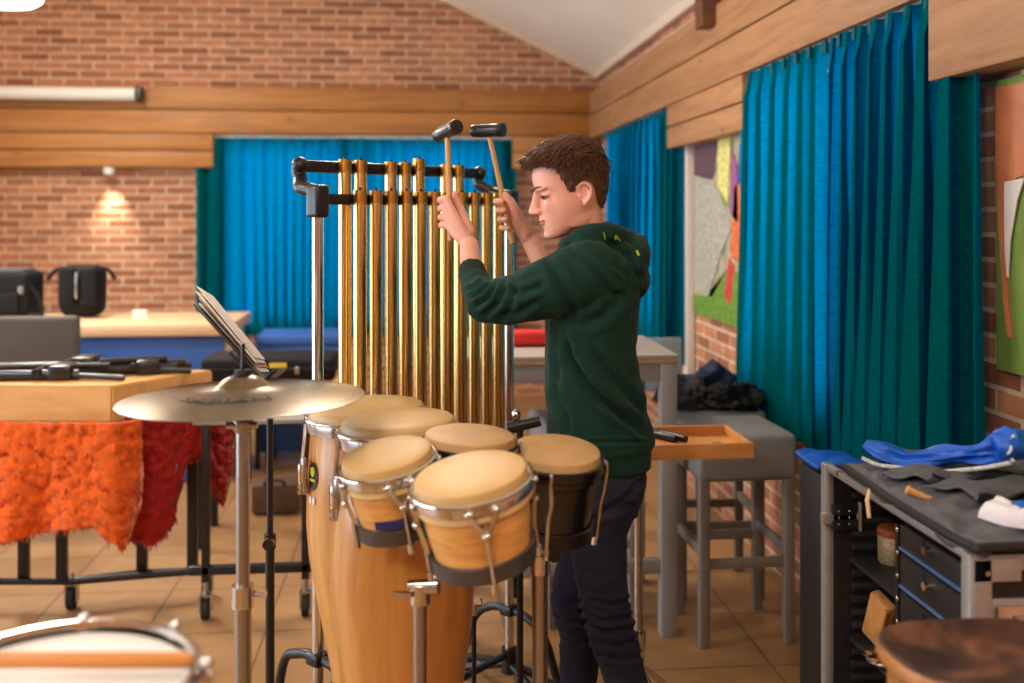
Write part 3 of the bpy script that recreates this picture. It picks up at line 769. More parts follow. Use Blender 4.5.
for x in (xl + .045, xr - .035):
    for y in (yn + .035, yf - .035):
        bm = B(); box(bm, (x, y, (TZ - .032) / 2), (.06, .06, TZ - .032), None, .004); obj('leg', bm, M_tablegrey, root)
for y in (yn + .035, yf - .035):
    bm = B(); box(bm, ((xl + xr) / 2, y, .26), (xr - xl - .13, .04, .05), None, .003); obj('stretcher', bm, M_tablegrey, root)
# red bag on it
c = PZ(534, 3.98, TZ)
bm = B(); vs = box(bm, (c.x, c.y, TZ + .024), (.2, .12, .046), None, .018, 4)
for v in vs: v.co.z = TZ + .002 + (v.co.z - TZ) * (1 + .3 * math.sin(v.co.x * 40))
o = obj('red_pouch', bm, [M_redbag], None, c); tag(o, 'red cloth pouch lying on the grey bar table', 'pouch')
bm = B(); box(bm, (c.x, c.y - .01, TZ + .05), (.2, .012, .006), None, .002); obj('zip', bm, M_rubber, o)

def stool(loc, rz, label):
    r = thing('bar_stool', loc, label, 'stool', 'grey upholstered bar stools')
    R = Matrix.Translation(loc) @ Matrix.Rotation(rz, 4, 'Z'); w = .36; h = .77
    bm = B(); vs = box(bm, (0, 0, h - .085), (w + .01, w + .01, .17), R, .022, 4); obj('seat', bm, M_stoolup, r)
    for sx in (-1, 1):
        for sy in (-1, 1):
            bm = B(); a = R @ Vector((sx * (w / 2 - .022), sy * (w / 2 - .022), .61)); b = R @ Vector((sx * (w / 2 - .015), sy * (w / 2 - .015), 0))
            box(bm, (sx * (w / 2 - .02), sy * (w / 2 - .02), .303), (.038, .038, .606), R, .004); obj('leg', bm, M_stoolleg, r)
    for sy, hh in ((-1, .3), (1, .3)):
        bm = B(); box(bm, (0, sy * (w / 2 - .02), hh), (w - .07, .022, .036), R, .003); obj('footrest', bm, M_stoolleg, r)
    for sx in (-1, 1):
        bm = B(); box(bm, (sx * (w / 2 - .02), 0, .34), (.022, w - .07, .036), R, .003); obj('footrest', bm, M_stoolleg, r)
    return r
a = PZ(703, 3.62, 0); b = PZ(791, 3.66, 0)
ang = math.atan2(b.y - a.y, b.x - a.x); mid = (a + b) / 2; nn = Vector((-math.sin(ang), math.cos(ang), 0))
c1 = mid + nn * .17
c1.x = min(c1.x, W - .285)
stool((c1.x, c1.y, 0), ang, 'grey padded bar stool in front of the teal curtain, right of the person')
c2 = PZ(600, 3.72, 0)
stool((c2.x - .02, c2.y + .28, 0), .1, 'grey padded bar stool tucked under the bar table behind the person')
c3 = PZ(711, 4.24, 0)
stool((c3.x, c3.y, 0), -.05, 'grey padded bar stool buried under the pile of coats')
# coats piled on the hidden stool
def lump(name, c, s, m, label, cat, seed, amp=.03, rz=0, parts=True):
    bm = B(); bmesh.ops.create_icosphere(bm, subdivisions=5, radius=1)
    Mr = Matrix.Rotation(rz, 3, 'Z')
    for v in bm.verts:
        p = v.co.copy(); q = Vector((p.x * s[0], p.y * s[1], p.z * s[2] if p.z > 0 else p.z * s[2] * .35))
        q = Mr @ q
        nn_ = noise.noise(p * 1.6 + Vector((seed, 0, 0))) * amp * 2 + noise.noise(p * 4 + Vector((0, seed, 0))) * amp + noise.noise(p * 7 + Vector((0, 0, seed))) * amp * .25
        v.co = Vector(c) + q + p * nn_
        f_ = c[2] - s[2] * .3
        if v.co.z < f_: v.co.z = f_
    for f in bm.faces: f.smooth = True
    o = obj(name, bm, m, None, c); tag(o, label, cat); return o
lump('coat', (c3.x + .01, c3.y + .06, .80), (.13, .11, .115), M_navy, 'navy coat heaped highest on the stool beside the bar table', 'coat', 3, .025)
lump('coat', (c3.x - .135, c3.y - .04, .80), (.11, .14, .09), M_dkcoat, 'dark brown coat slumped on the stool, left of the navy coat', 'coat', 9, .025)
lump('rucksack', (c3.x + .06, c3.y - .12, .795), (.13, .085, .085), M_bag, 'black rucksack slumped in front of the navy coat', 'bag', 14, .02)
# pale chair back under the table
c = PZ(650, 5.25, 0)
r = thing('plastic_chair', c, 'pale blue grey chair seen beyond the legs of the bar table', 'chair')
bm = B(); box(bm, (c.x, c.y, .78), (.34, .03, .28), None, .014, 3); obj('backrest', bm, mat('pale_blue_shell', (128, 144, 152), .5), r)
bm = B(); box(bm, (c.x, c.y - .2, .47), (.36, .36, .03), None, .012, 3); obj('seat', bm, MATS['pale_blue_shell'], r)
for sx in (-.15, .15):
    bm = B(); cyl(bm, (c.x + sx, c.y + .02, 0), (c.x + sx, c.y + .01, .8), .011); obj('leg', bm, M_steel, r)
    bm = B(); cyl(bm, (c.x + sx, c.y - .36, 0), (c.x + sx, c.y - .33, .46), .011); obj('leg', bm, M_steel, r)
# black loudspeaker + blue jacket below the curtain
c = PZ(838, 3.2, 0); c.x = W - .225
r = thing('loudspeaker', c, 'black loudspeaker box on the floor between stool and flight case', 'speaker')
bm = B(); box(bm, (c.x, c.y + .02, .38), (.18, .18, .76), None, .012); obj('cabinet', bm, M_case, r)
bm = B(); box(bm, (c.x, c.y - .077, .4), (.15, .012, .66), None, .004); obj('grille', bm, M_rubber, r)
bm = B()
def fn(i, j):
    x = c.x - .1 + .2 * i; y = c.y - .075 + .185 * j
    z = .766 + .025 * abs(noise.noise(Vector((x * 9, y * 9, 0)))) + .016 * (1 + math.sin(x * 30 + y * 12)) * .5
    z = .766 + (z - .766) * .6
    return Vector((x, y, z + .006))
grid(bm, fn, 30, 30); o = obj('jacket', bm, M_bluecl, None, (c.x, c.y, .8)); solid(o, .012, 1); tag(o, 'blue jacket lying on the black loudspeaker under the curtain', 'jacket')

# percussion tray on its stand
TR = .905
dn, df_ = 2.92, 3.17
root = thing('percussion_tray', PZ(640, 3.05, 0), 'pine percussion tray on a chrome stand, right of the person', 'tray')
xr_ = PZ(754, dn, 0); xl_ = PZ(610, dn, 0); cy_ = xr_.y
x0, x1 = xl_.x, xr_.x; y0, y1 = xr_.y, xr_.y + .26
bm = B(); box(bm, ((x0 + x1) / 2, (y0 + y1) / 2, TR - .035), (x1 - x0 - .01, y1 - y0 - .01, .012)); obj('tray_base', bm, M_tray, root)
bm = B()
box(bm, ((x0 + x1) / 2, y0 + .007, TR - .022), (x1 - x0, .014, .044), None, .002); box(bm, ((x0 + x1) / 2, y1 - .007, TR - .022), (x1 - x0, .014, .044), None, .002)
box(bm, (x1 - .007, (y0 + y1) / 2, TR - .022), (.014, y1 - y0 - .028, .044), None, .002); box(bm, (x0 + .007, (y0 + y1) / 2, TR - .022), (.014, y1 - y0 - .028, .044), None, .002)
obj('tray_rim', bm, M_tray, root)
pp = PZ(638.5, 3.05, 0)
bm = B(); cyl(bm, (pp.x, pp.y, .285), (pp.x, pp.y, TR - .04), .0135, n=18); obj('pole', bm, M_chrome, root)
bm = B(); cyl(bm, (pp.x, pp.y, .06), (pp.x, pp.y, .29), .0185, n=18); cyl(bm, (pp.x, pp.y, .262), (pp.x, pp.y, .3), .023, n=18); obj('lower_pole', bm, M_chrome, root)
def tripod(root, x, y, hub, reach, m, r_=.011, a0=.3, n=3, foot=True):
    for k in range(n):
        a = a0 + 2 * PI * k / n
        e_ = Vector((x + reach * math.cos(a), y + reach * math.sin(a), .014))
        bm = B(); tube(bm, [(x, y, hub), e_], r_, 10); obj('leg', bm, m, root)
        bm = B(); ball(bm, e_, .014, None, 10); obj('rubber_foot', bm, M_rubber, root)
tripod(root, pp.x, pp.y, .2, .26, M_chrome, .01, .9)
for k, (ua, va, ub, vb) in enumerate(((655, 429, 676, 439), (668, 428, 686, 438))):
    z = TR - .029 + .0115
    a = PZ(ua - 10, 3.145, z + .0); b = PZ(ub, 3.05, z)
    d = (b - a).normalized()
    bm = B(); tube(bm, [a, a + d * .01, a + d * .075, b - d * .012, b], [.008, .0115, .0112, .0112, .01], 14)
    o = obj('grip', bm, M_blackp)
    o.name = 'drum_beater'; tag(o, ['black tubular beater lying on the tray, the one nearer the person', 'black tubular beater lying on the tray, the one nearer the stool'][k], 'beater', 'black beaters on the tray')
c = PZ(717, 3.0, TR - .029)
bm = B(); box(bm, (c.x, c.y, c.z + .007), (.03, .018, .013), None, .005, 3); o = obj('green_clip', bm, M_green, None, c); tag(o, 'tiny green plastic clip lying on the pine tray', 'clip')

# ================================================================== flight case (right foreground)
X0 = .938; CZ = 1.0; Yf = 2.235; Ym = 1.905; Yn = 1.622; X1 = 1.5
root = thing('flight_case', ((X0 + X1) / 2, (Yf + Yn) / 2, 0), 'tall black flight case with drawers and open slatted shelf bay', 'flight case')
t = .012
bm = B()
box(bm, ((X0 + X1) / 2, Yf - t / 2, CZ / 2), (X1 - X0, t, CZ - .02)); box(bm, (X1 - t / 2, (Yf + Yn) / 2, CZ / 2), (t, Yf - Yn, CZ - .02))
box(bm, ((X0 + X1) / 2, (Yf + Yn) / 2, CZ - .016), (X1 - X0, Yf - Yn, .012)); box(bm, ((X0 + X1) / 2, (Yf + Yn) / 2, .06), (X1 - X0, Yf - Yn, .016))
box(bm, ((X0 + X1) / 2, Ym, CZ / 2), (X1 - X0 - .006, t, CZ - .08)); box(bm, ((X0 + X1) / 2, Yn + t / 2, CZ / 2 + .02), (X1 - X0 - .01, t, CZ - .1))
obj('carcass', bm, M_case, root)
bm = B()
for k in range(30):
    z = .09 + k * .03
    box(bm, ((X0 + X1) / 2 + .02, Yf - t - .005, z), (X1 - X0 - .06, .014, .017), None, .004)
obj('slat_lining', bm, M_casein, root)
bm = B()   # aluminium edging
def edge(a, b, w=.028):
    a = Vector(a); b = Vector(b); mn = Vector((min(a.x, b.x), min(a.y, b.y), min(a.z, b.z))); mx_ = Vector((max(a.x, b.x), max(a.y, b.y), max(a.z, b.z)))
    box(bm, (mn + mx_) / 2, [max(w, mx_[k] - mn[k]) for k in range(3)], None, .003)
edge((X0, Yf, .05), (X0, Yf, CZ), .024); edge((X0, Yn, CZ - .014), (X1, Yn, CZ - .014)); edge((X0, Yn, .05), (X0, Yn, CZ), .03); edge((X0, Yn, .05), (X1, Yn, .05)); edge((X0, Yf, CZ - .008), (X0, Yn, CZ - .008), .016); edge((X1, Yn, .05), (X1, Yn, CZ))
edge((X0, Yf, .05), (X0, Yn, .05), .02)
obj('metal_edging', bm, M_alu, root)
for z in (.805, .665, .53):
    pass
for zz in (.79, .61):
    bm = B(); box(bm, ((X0 + X1) / 2 + .01, (Yf + Ym) / 2 - .01, zz - .1 if 0 else zz), (X1 - X0 - .05, Yf - Ym - .05, .012), None, .003)
    obj('shelf', bm, M_case, root)
# drawers
zs = [.972, .916, .842, .766, .68, .58, .46, .3, .1]
for k in range(8):
    a, b = zs[k + 1] + .004, zs[k] - .004
    bm = B(); box(bm, (X0 + .006, (Ym + Yn) / 2 - .0, (a + b) / 2), (.016, Ym - Yn - .05, b - a), None, .002); dr = obj('drawer', bm, M_case, root)
    bm = B(); box(bm, (X0 - .002, (Ym + Yn) / 2, a + .003), (.006, Ym - Yn - .05, .005)); obj('drawer_reflection', bm, M_caseblue, dr)  # thin blue bar stands for the reflection along the drawer edge
    bm = B(); cyl(bm, (X0 - .016, (Ym + Yn) / 2 + .0, (a + b) / 2 + .012), (X0 + .0, (Ym + Yn) / 2, (a + b) / 2 + .012), .008, n=14); obj('knob', bm, M_chrome, dr)
    bm = B(); box(bm, (X0 - .003, (Ym + Yn) / 2 + .035, (a + b) / 2 + .012), (.004, .026, .03), None, .001); obj('finger_hole', bm, M_rubber, dr)
bm = B()
for k in range(20):
    z = .1 + k * .045
    ball(bm, (X0 - .004, Ym - .016, z), (.003, .005, .005), None, 8)
for z in (.06, .5, .97):
    for q in ((X0 + .015, Yn - .016), (X0 + .06, Yn - .016), (X0 + .1, Yn - .016)):
        ball(bm, (q[0], q[1], z), (.006, .003, .006), None, 8)
obj('rivet', bm, M_chrome, root)['kind'] = 'stuff'
# butterfly latch on the far edge and recessed latch on the near face
zl = CH - .309 * 2.26
def latch(nm, c, w, h, ax, nrm):
    ax = Vector(ax); nrm = Vector(nrm); Mx = frame_M(Vector(c), ax, UV, nrm)
    bm = B(); box(bm, (0, 0, 0), (w, h, .006), Mx, .002); o = obj(nm, bm, M_alu, root)
    bm = B(); box(bm, (0, 0, .006), (w * .62, h * .72, .008), Mx, .003); box(bm, (w * .12, 0, .012), (w * .2, h * .3, .01), Mx, .003); obj('latch_wing', bm, M_chrome, o)
    bm = B()
    for sx in (-1, 1):
        for sy in (-1, 1): ball(bm, (sx * w * .42, sy * h * .4, .004), .0045, Mx, 8)
    obj('rivet', bm, M_chrome, o)
bm = B(); Ml = frame_M(Vector((X0 + .02, Yf - .022, zl)), Vector((1, 0, 0)), UV, Vector((0, -1, 0)))
box(bm, (.01, 0, .0), (.06, .062, .012), Ml, .003); o = obj('butterfly_latch', bm, M_gun, root)
bm = B(); box(bm, (.004, 0, .002), (.086, .014, .008), Ml, .002); box(bm, (-.034, 0, .004), (.024, .026, .016), Ml, .004); box(bm, (.046, 0, .004), (.006, .066, .014), Ml, .002); obj('latch_wing', bm, M_alu, o)
bm = B()
for sx in (-.005, .02):
    for sy in (-.015, .0, .015): ball(bm, (sx, sy, .007), .0032, Ml, 8)
obj('rivet', bm, M_chrome, o)
latch('recessed_latch', (X0 + .062, Yn - .004, .925 - .04), .094, .075, (1, 0, 0), (0, -1, 0))
bm = B()
for z0_ in (CZ - .026,): 
    box(bm, (X0 + .032, Yn - .016, z0_ + .002), (.085, .004, .04), None, .001); box(bm, (X0 + .006, Yn - .016, z0_ - .04), (.032, .004, .12), None, .001)
obj('corner_bracket', bm, M_alu, root)
for x in (X0 + .07, X1 - .07):
    for y in (Yn + .07, Yf - .07): castor(None, (x, y), root, .026)
# small things on the shelves
sz1, sz2 = .796, .616
yb_ = (Ym + Yf) / 2
c = Vector((X0 + .115, 1.99, .606))
def lathe_at(bm, prof, c, n=28, mi=0): return lathe(bm, prof, n, Matrix.Translation(c), mi)
# lidless tin shaker with lattice side stands on a low block of the shelf
shz = CH - (575 - HOR) / F * 1.99
# ================================================================== things in the bay
uvd = PZ(884, 2.02, 0)
bm = B(); lathe_at(bm, [(.03, 0), (.033, .004), (.034, .062), (.032, .066)], Vector((1.055, 2.15, sz1)), 28); o = tag(obj('shaker_tin', bm, M_tin, None, (1.055, 2.15, sz1)), 'small round lattice sided tin standing on the upper shelf of the flight case', 'tin')
bm = B(); lathe_at(bm, [(.0335, .06), (.0355, .066), (.034, .078), (.02, .081)], Vector((1.055, 2.15, sz1)), 28); obj('lid', bm, M_tinrim, o)
Mb = Matrix.Translation((1.012, 2.13, sz2 + .062)) @ Matrix.Rotation(.42, 4, 'X') @ Matrix.Rotation(.3, 4, 'Z')
bm = B(); box(bm, (0, 0, 0), (.026, .06, .118), Mb, .005); o = tag(obj('wood_block', bm, M_handle, None, (1.012, 2.13, sz2)), 'tan wooden clapper block leaning on the middle shelf of the flight case', 'wood block')
bm = B(); box(bm, (-.018, -.028, .02), (.012, .012, .08), Mb, .003); obj('slot_ridge', bm, M_handle, o)
c = Vector((.985, 2.06, sz2))
bm = B()
ringt(bm, .03, .006, .004, 24, 8, Matrix.Translation(c)); o = tag(obj('jingle_ring', bm, M_steel, None, c), 'small steel jingle ring on the middle shelf of the flight case', 'jingle')
bm = B()
for k in range(5): lathe(bm, [(.001, 0), (.011, .001), (.011, .003), (.001, .004)], 14, Matrix.Translation(c + Vector((.03 * math.cos(k * 1.256), .03 * math.sin(k * 1.256), .01))))
obj('jingle', bm, M_chrome, o)

# gig bag spread over the case top
def hbag(x, y):
    n1 = noise.noise(Vector((x * 5, y * 5, 1))) * .012 + abs(noise.noise(Vector((x * 9 + 3, y * 7, 5)))) * .012
    return n1
bm = B()
bx0, bx1, by0, by1 = X0 - .004, X1 - .0, Yn - .02, Yf - .07
def fn(i, j):
    x = bx0 + (bx1 - bx0) * i; y = by0 + (by1 - by0) * j
    e_ = min(i, 1 - i, j, 1 - j); z = CZ + .012 + .016 * min(1, e_ / .09) ** .5 + 1.1 * hbag(x, y) * min(1, e_ / .05)
    for (py, ph_, pw, pslope) in ((Yn + .075, .060, .012, .02), (Yn + .215, .055, .014, .05), (Yn + .335, .045, .014, .08), (Yn + .46, .06, .016, .10)):
        yy_ = py + pslope * (x - X0); dd = abs(y - yy_) / ph_; xx_ = min(1, max(0, (x - X0 - .05) / .05))
        z += xx_ * pw * (1 - min(1, max(0, dd)) ** 4) * (1 + .4 * noise.noise(Vector((x * 14, y * 6, py))))
        z -= xx_ * .012 * math.exp(-((y - yy_ + ph_ * 1.12) / .009) ** 2)
    z += .011 * noise.noise(Vector((x * 22, y * 30, 2))) * min(1, e_ / .05)
    if i < .03: z -= .02 * (1 - i / .03); 
    if i < .001: z = CZ + .002
    return Vector((x + .01 * math.sin(y * 25), y, z))
grid(bm, fn, 90, 130)
root = thing('gig_bag', ((bx0 + bx1) / 2, (by0 + by1) / 2, CZ), 'charcoal nylon stick bag spread open on top of the flight case', 'bag')
o = obj('bag_body', bm, M_gig, root); solid(o, .012, -1)
bagfn = fn
for k, (ya_, yb2, xs_, sk) in enumerate(((.02, .23, .16, .05), (.27, .50, .12, .09), (.53, .74, .10, .12), (.76, .95, .2, .1))):
    bm = B()
    def flap(i, j):
        ii = xs_ + (.97 - xs_) * i + .05 * math.sin(3 * j + k) * (1 - i); jj = min(.985, ya_ + (yb2 - ya_) * j + sk * i * .5)
        q = bagfn(min(1, ii), jj); near = max(0, 1 - j * 2.4); w_ = noise.noise(Vector((i * 5 + k * 3, j * 2, 1)))
        q.z += .005 + near ** 2 * (.016 + .012 * w_) + .005 * max(0, 1 - i * 7) * (1 + w_) + .004 * noise.noise(Vector((i * 12, j * 5, k)))
        return q
    grid(bm, flap, 60, 18); f_o = obj('flap', bm, M_gig, root); solid(f_o, .004, 1)
    bm = B(); tube(bm, [flap(i / 30, 0) + UV * .002 for i in range(31)], .0028, 6); obj('edge_binding', bm, M_zip, f_o)
bm = B(); tube(bm, smooth_path([(bx0 - .002, by1 - .03, CZ + .018), (bx0 - .008, (by0 + by1) / 2, CZ + .012), (bx0 - .004, by0 + .02, CZ + .014), (bx0 + .05, by0 - .006, CZ + .018), (bx1, by0 - .004, CZ + .018)], 10), .0085, 8); obj('piping', bm, M_zip, root)
bm = B(); tube(bm, [(bx0 - .012, Yn + .36, CZ + .01), (bx0 - .02, Yn + .355, CZ - .012), (bx0 - .02, Yn + .345, CZ - .045)], [.004, .005, .004], 8); obj('zip_pull', bm, M_skinrim, root)
for k, (py, sl) in enumerate(((Yn + .143, .035), (Yn + .272, .065), (Yn + .393, .09))):
    bm = B(); tube(bm, [(X0 + .1 + .04 * k + .05 * q, py + sl * (.1 + .04 * k + .05 * q), CZ + .026 + .002 * math.sin(q * 2)) for q in range(8)], .0042, 8); obj('zip', bm, M_alu if k == 1 else M_zip, root)
a = P(906, 489, 1.95); b = P(932, 487.5, 1.94); a.z = max(a.z, CZ + .034); b.z = a.z - .02
bm = B(); tube(bm, [a, a + (b - a) * .04, a + (b - a) * .16, b], [.005, .009, .0075, .0075], 12); o = tag(obj('drumstick', bm, M_handle, None, a), 'tan wooden drumstick tip poking out of the charcoal stick bag', 'drumstick')
# blue nylon bag bundled behind it
path = [P(864, 466, 2.2), P(905, 459, 2.16), P(950, 456, 2.09), P(985, 452, 2.03), P(1010, 447, 1.98)]
path[0].z = CZ + .07
root = thing('blue_bag', path[2] * 1, 'crumpled blue nylon bag with white cord lying along the back of the flight case', 'bag')
root.location.z = CZ + .05
bm = B(); sp = smooth_path(path, 10)
rr = [interp([(0, .008), (.12, .020), (.35, .024), (.6, .020), (.85, .024), (1, .030)], k / (len(sp) - 1)) for k in range(len(sp))]
vs = tube(bm, sp, rr, 48)
for k, v in enumerate(vs):
    i_, j_ = divmod(k, 48); a_ = 2 * PI * j_ / 48; c_ = sp[i_]; d_ = v.co - c_
    wr_ = 1 + .16 * math.sin(a_ * 5 + i_ * .11) + .10 * math.sin(a_ * 9 - i_ * .2) + .5 * noise.noise(Vector((i_ * .12, math.cos(a_) * 1.3, math.sin(a_) * 1.3)))
    v.co = c_ + Vector((d_.x * 1.5, d_.y * 1.5, d_.z * .8)) * wr_
    if v.co.z < CZ + .03: v.co.z = CZ + .03 + (v.co.z - CZ - .03) * .15
obj('body', bm, M_bluecl, root)
e_ = sp[-1]
bm = B(); ball(bm, e_ + Vector((-.005, -.01, .01)), (.035, .03, .03), None, 18)
for v in bm.verts: v.co += (v.co - e_).normalized() * .014 * noise.noise(v.co * 40)
obj('gathered_end', bm, M_bluecl, root)
bm = B(); tube(bm, [Vector((p.x - .022, p.y - .036, max(CZ + .036, p.z - .022))) for k, p in enumerate(sp)], .0045, 8); obj('cord', bm, M_rope, root)
bm = B(); tube(bm, [e_ + Vector((-.02 + .008 * math.cos(k), -.034 + .012 * math.sin(k * 1.3), -.02 + .0065 * k)) for k in range(9)], .003, 6); obj('drawstring', bm, M_rope, root)
# white towel, folded flat
a = P(984, 481, 1.80); b = P(1070, 486, 1.70); dT = b - a; dT.z = 0; LT = dT.length; dT.normalize(); nT = UV.cross(dT)
tc_ = a + dT * LT / 2; tc_.z = CZ + .036
bm = B(); bmesh.ops.create_grid(bm, x_segments=40, y_segments=24, size=.5)
q = bmesh.ops.extrude_face_region(bm, geom=bm.faces[:]); bmesh.ops.translate(bm, vec=(0, 0, 1), verts=[v for v in q['geom'] if isinstance(v, bmesh.types.BMVert)])
for v in bm.verts:
    x, y, z = v.co; ed = min(1, (.5 - abs(x)) / .08, (.5 - abs(y)) / .12) 
    hh = .006 + .022 * max(0, ed) ** .5 + .008 * noise.noise(Vector((x * 5, y * 4, 3))) * ed
    v.co = tc_ + dT * (x * LT) + nT * (y * .085 * (.8 + .3 * (x + .5)) + .006 * math.sin(x * 9)) + UV * (z * hh)
for f in bm.faces: f.smooth = True
o = tag(obj('towel', bm, M_whcl, None, tc_), 'white towel with blue patch lying on the charcoal stick bag', 'towel')
bm = B(); ball(bm, tc_ + dT * -.004 + nT * .018 + UV * .024, (.026, .022, .010), None, 16); obj('blue_patch', bm, M_bluecl, o)

# worn stool, bottom right
ZS = .938
cx, cy = PZ(992, 1.47, 0).x, PZ(992, 1.47, 0).y
root = thing('wooden_stool', (cx, cy, 0), 'worn brown wooden stool with rounded seat in front of the flight case', 'stool')
Ms = Matrix.Translation((cx, cy, 0))
def rrect(bm, z0, z1, hx, hy, n, mi, top=True):
    pass
bm = B(); hx, hy, N = .158, .115, 64
def se(a, k=1): 
    c_, s_ = math.cos(a), math.sin(a); return (math.copysign(abs(c_) ** .62, c_) * hx * k, math.copysign(abs(s_) ** .72, s_) * hy * k)
rings = []
for k, z in ((0, ZS - .012), (.3, ZS - .011), (.6, ZS - .008), (.85, ZS - .003), (.95, ZS), (.985, ZS - .003)):
    rings.append([bm.verts.new((cx + se(2 * PI * i / N, max(k, .001))[0], cy + se(2 * PI * i / N, max(k, .001))[1], z)) for i in range(N)])
for a, b in zip(rings, rings[1:]):
    for i in range(N): bm.faces.new((a[i], a[(i + 1) % N], b[(i + 1) % N], b[i])).smooth = True
bmesh.ops.remove_doubles(bm, verts=bm.verts[:], dist=.0006)
obj('seat', bm, M_seat, root)
bm = B(); rings = []
for k, z in ((.985, ZS - .003), (1.0, ZS - .010), (1.0, ZS - .02), (.985, ZS - .028), (.96, ZS - .032), (.3, ZS - .034)):
    rings.append([bm.verts.new((cx + se(2 * PI * i / N, k)[0], cy + se(2 * PI * i / N, k)[1], z)) for i in range(N)])
for a, b in zip(rings, rings[1:]):
    for i in range(N): bm.faces.new((a[i], a[(i + 1) % N], b[(i + 1) % N], b[i])).smooth = True
bm.faces.new(rings[-1])
obj('seat_edge', bm, M_seatrim, root)
bm = B(); rings = []
for k, z in ((.9, ZS - .033), (.9, ZS - .1), (.86, ZS - .105)):
    rings.append([bm.verts.new((cx + se(2 * PI * i / N, k)[0], cy + se(2 * PI * i / N, k)[1], z)) for i in range(N)])
for a, b in zip(rings, rings[1:]):
    for i in range(N): bm.faces.new((a[i], a[(i + 1) % N], b[(i + 1) % N], b[i])).smooth = True
bm.faces.new(rings[0][::-1]); bm.faces.new(rings[-1])
obj('apron', bm, M_seatrim, root)
for sx in (-1, 1):
    for sy in (-1, 1):
        bm = B(); tube(bm, [(cx + sx * .1, cy + sy * .06, ZS - .1), (cx + sx * .125, cy + sy * .08, 0)], [.018, .015], 12); obj('leg', bm, M_seatrim, root)

# ================================================================== CHIMES
Dv = (RV * .643 + AV * .766).normalized(); Nv = (RV * .766 - AV * .643).normalized()   # along the row / towards the player
T0 = RV * -.459 + AV * 2.75
def ch(t, n, z): 
    p = T0 + Dv * t + Nv * n; return Vector((p.x, p.y, z))
ZF, ZB = 1.615, 1.708
TB = -.095; TE = .70
root = thing('tubular_bells', ch(.3, 0, 0), 'set of gold tubular bells hanging in a black and chrome frame', 'tubular bells')
a = ch(TB, -.03, ZF); b = ch(TE, -.03, ZF); cc = (a + b) / 2
bm = B(); box(bm, (0, 0, 0), ((b - a).length, .02, .03), frame_M(cc, Dv, Nv, UV), .004); obj('front_bar', bm, M_black, root)
a = ch(TB + .03, -.112, ZB); b = ch(TE - .02, -.112, ZB); cc = (a + b) / 2
bm = B(); box(bm, (0, 0, 0), ((b - a).length, .02, .034), frame_M(cc, Dv, Nv, UV), .006); obj('back_bar', bm, M_black, root)
for t, te in ((TB, TB + .03), (TE, TE - .02)):
    bm = B(); box(bm, (0, 0, 0), (.046, .052, .088), frame_M(ch(t, 0, ZF - .006), Dv, Nv, UV), .01, 3); br = obj('post_socket', bm, M_blackp, root)
    bm = B(); tube(bm, smooth_path([ch(t, .0, ZF + .018), ch(t, -.035, ZF + .026), ch(t, -.075, ZF + .034), ch(te, -.112, ZF + .056), ch(te, -.122, ZF + .078), ch(te, -.116, ZB + .002)]), .019, 12); ball(bm, ch(te, -.114, ZB + .002), .0235, None, 14); obj('bracket_arm', bm, M_blackp, root)
sp_ = .0594; rt = .0182
def chime(t, n, zt, L):
    bm = B(); q = ch(t, n, 0); cyl(bm, (q.x, q.y, zt - L), (q.x, q.y, zt), rt, n=24); tb_ = obj('chime_tube', bm, M_brass, root)
    bm = B(); cyl(bm, (q.x, q.y, zt - .03), (q.x, q.y, zt + .006), rt + .0014, n=24); obj('cap', bm, M_brasscap, tb_)
    bm = B(); cyl(bm, (q.x, q.y, zt + .005), (q.x, q.y, zt + .014), .004, n=8); obj('hanger_pin', bm, M_black, tb_)
for i in range(11): chime(.054 + sp_ * i, 0, ZF + .02, 1.5 - .05 * i)
for i in (0, 1, 3, 4, 5, 7, 8): chime(.072 + sp_ * i, -.085, ZB + .016 + (.014 if i == 5 else 0), 1.52 - .05 * i)
for t, zc_ in ((TB, .386), (TE, .274)):
    q = ch(t, 0, 0)
    bm = B(); cyl(bm, (q.x, q.y, .1), (q.x, q.y, ZF - .05), .0155, n=20); obj('post', bm, M_chrome, root)
    bm = B(); box(bm, (0, 0, 0), (.05, .05, .034), frame_M(Vector((q.x, q.y, zc_)), Dv, Nv, UV), .008); cyl(bm, q + UV * zc_ - Nv * .02, q + UV * zc_ + Nv * .045, .009); obj('clamp', bm, M_black, root)
    bm = B(); tube(bm, smooth_path([ch(t, -.26, .035), ch(t, -.2, .1), ch(t, -.15, zc_ - .06), ch(t, -.08, zc_ - .01), ch(t, 0, zc_), ch(t, .08, zc_ - .01), ch(t, .15, zc_ - .06), ch(t, .2, .1), ch(t, .26, .035)]), .0135, 10); obj('arched_foot', bm, M_black, root)
    bm = B(); cyl(bm, (q.x, q.y, .07), (q.x, q.y, .15), .026, n=16); obj('hub', bm, M_black, root)
    for s in (-1, 1):
        for w_ in (-1, 1):
            if t == TB and w_ < 0 and s < 0: pass
            e_ = ch(t + .07 * w_, .24 * s, .03)
            bm = B(); tube(bm, [(q.x, q.y, .1), e_], [.014, .011], 10); obj('leg', bm, M_black, root)
            bm = B(); ball(bm, (e_.x, e_.y, .016), .016, None, 10); obj('rubber_foot', bm, M_rubber, root)
a = ch(TB, 0, .13); b = ch(TE, 0, .13)
bm = B(); tube(bm, [a, b], .012, 10); obj('lower_rail', bm, M_black, root)
bm = B(); box(bm, (0, 0, 0), (.03, .02, .17), frame_M(ch(TE + .035, .01, .39), Dv, Nv, UV), .006); obj('damper_housing', bm, M_blackp, root)

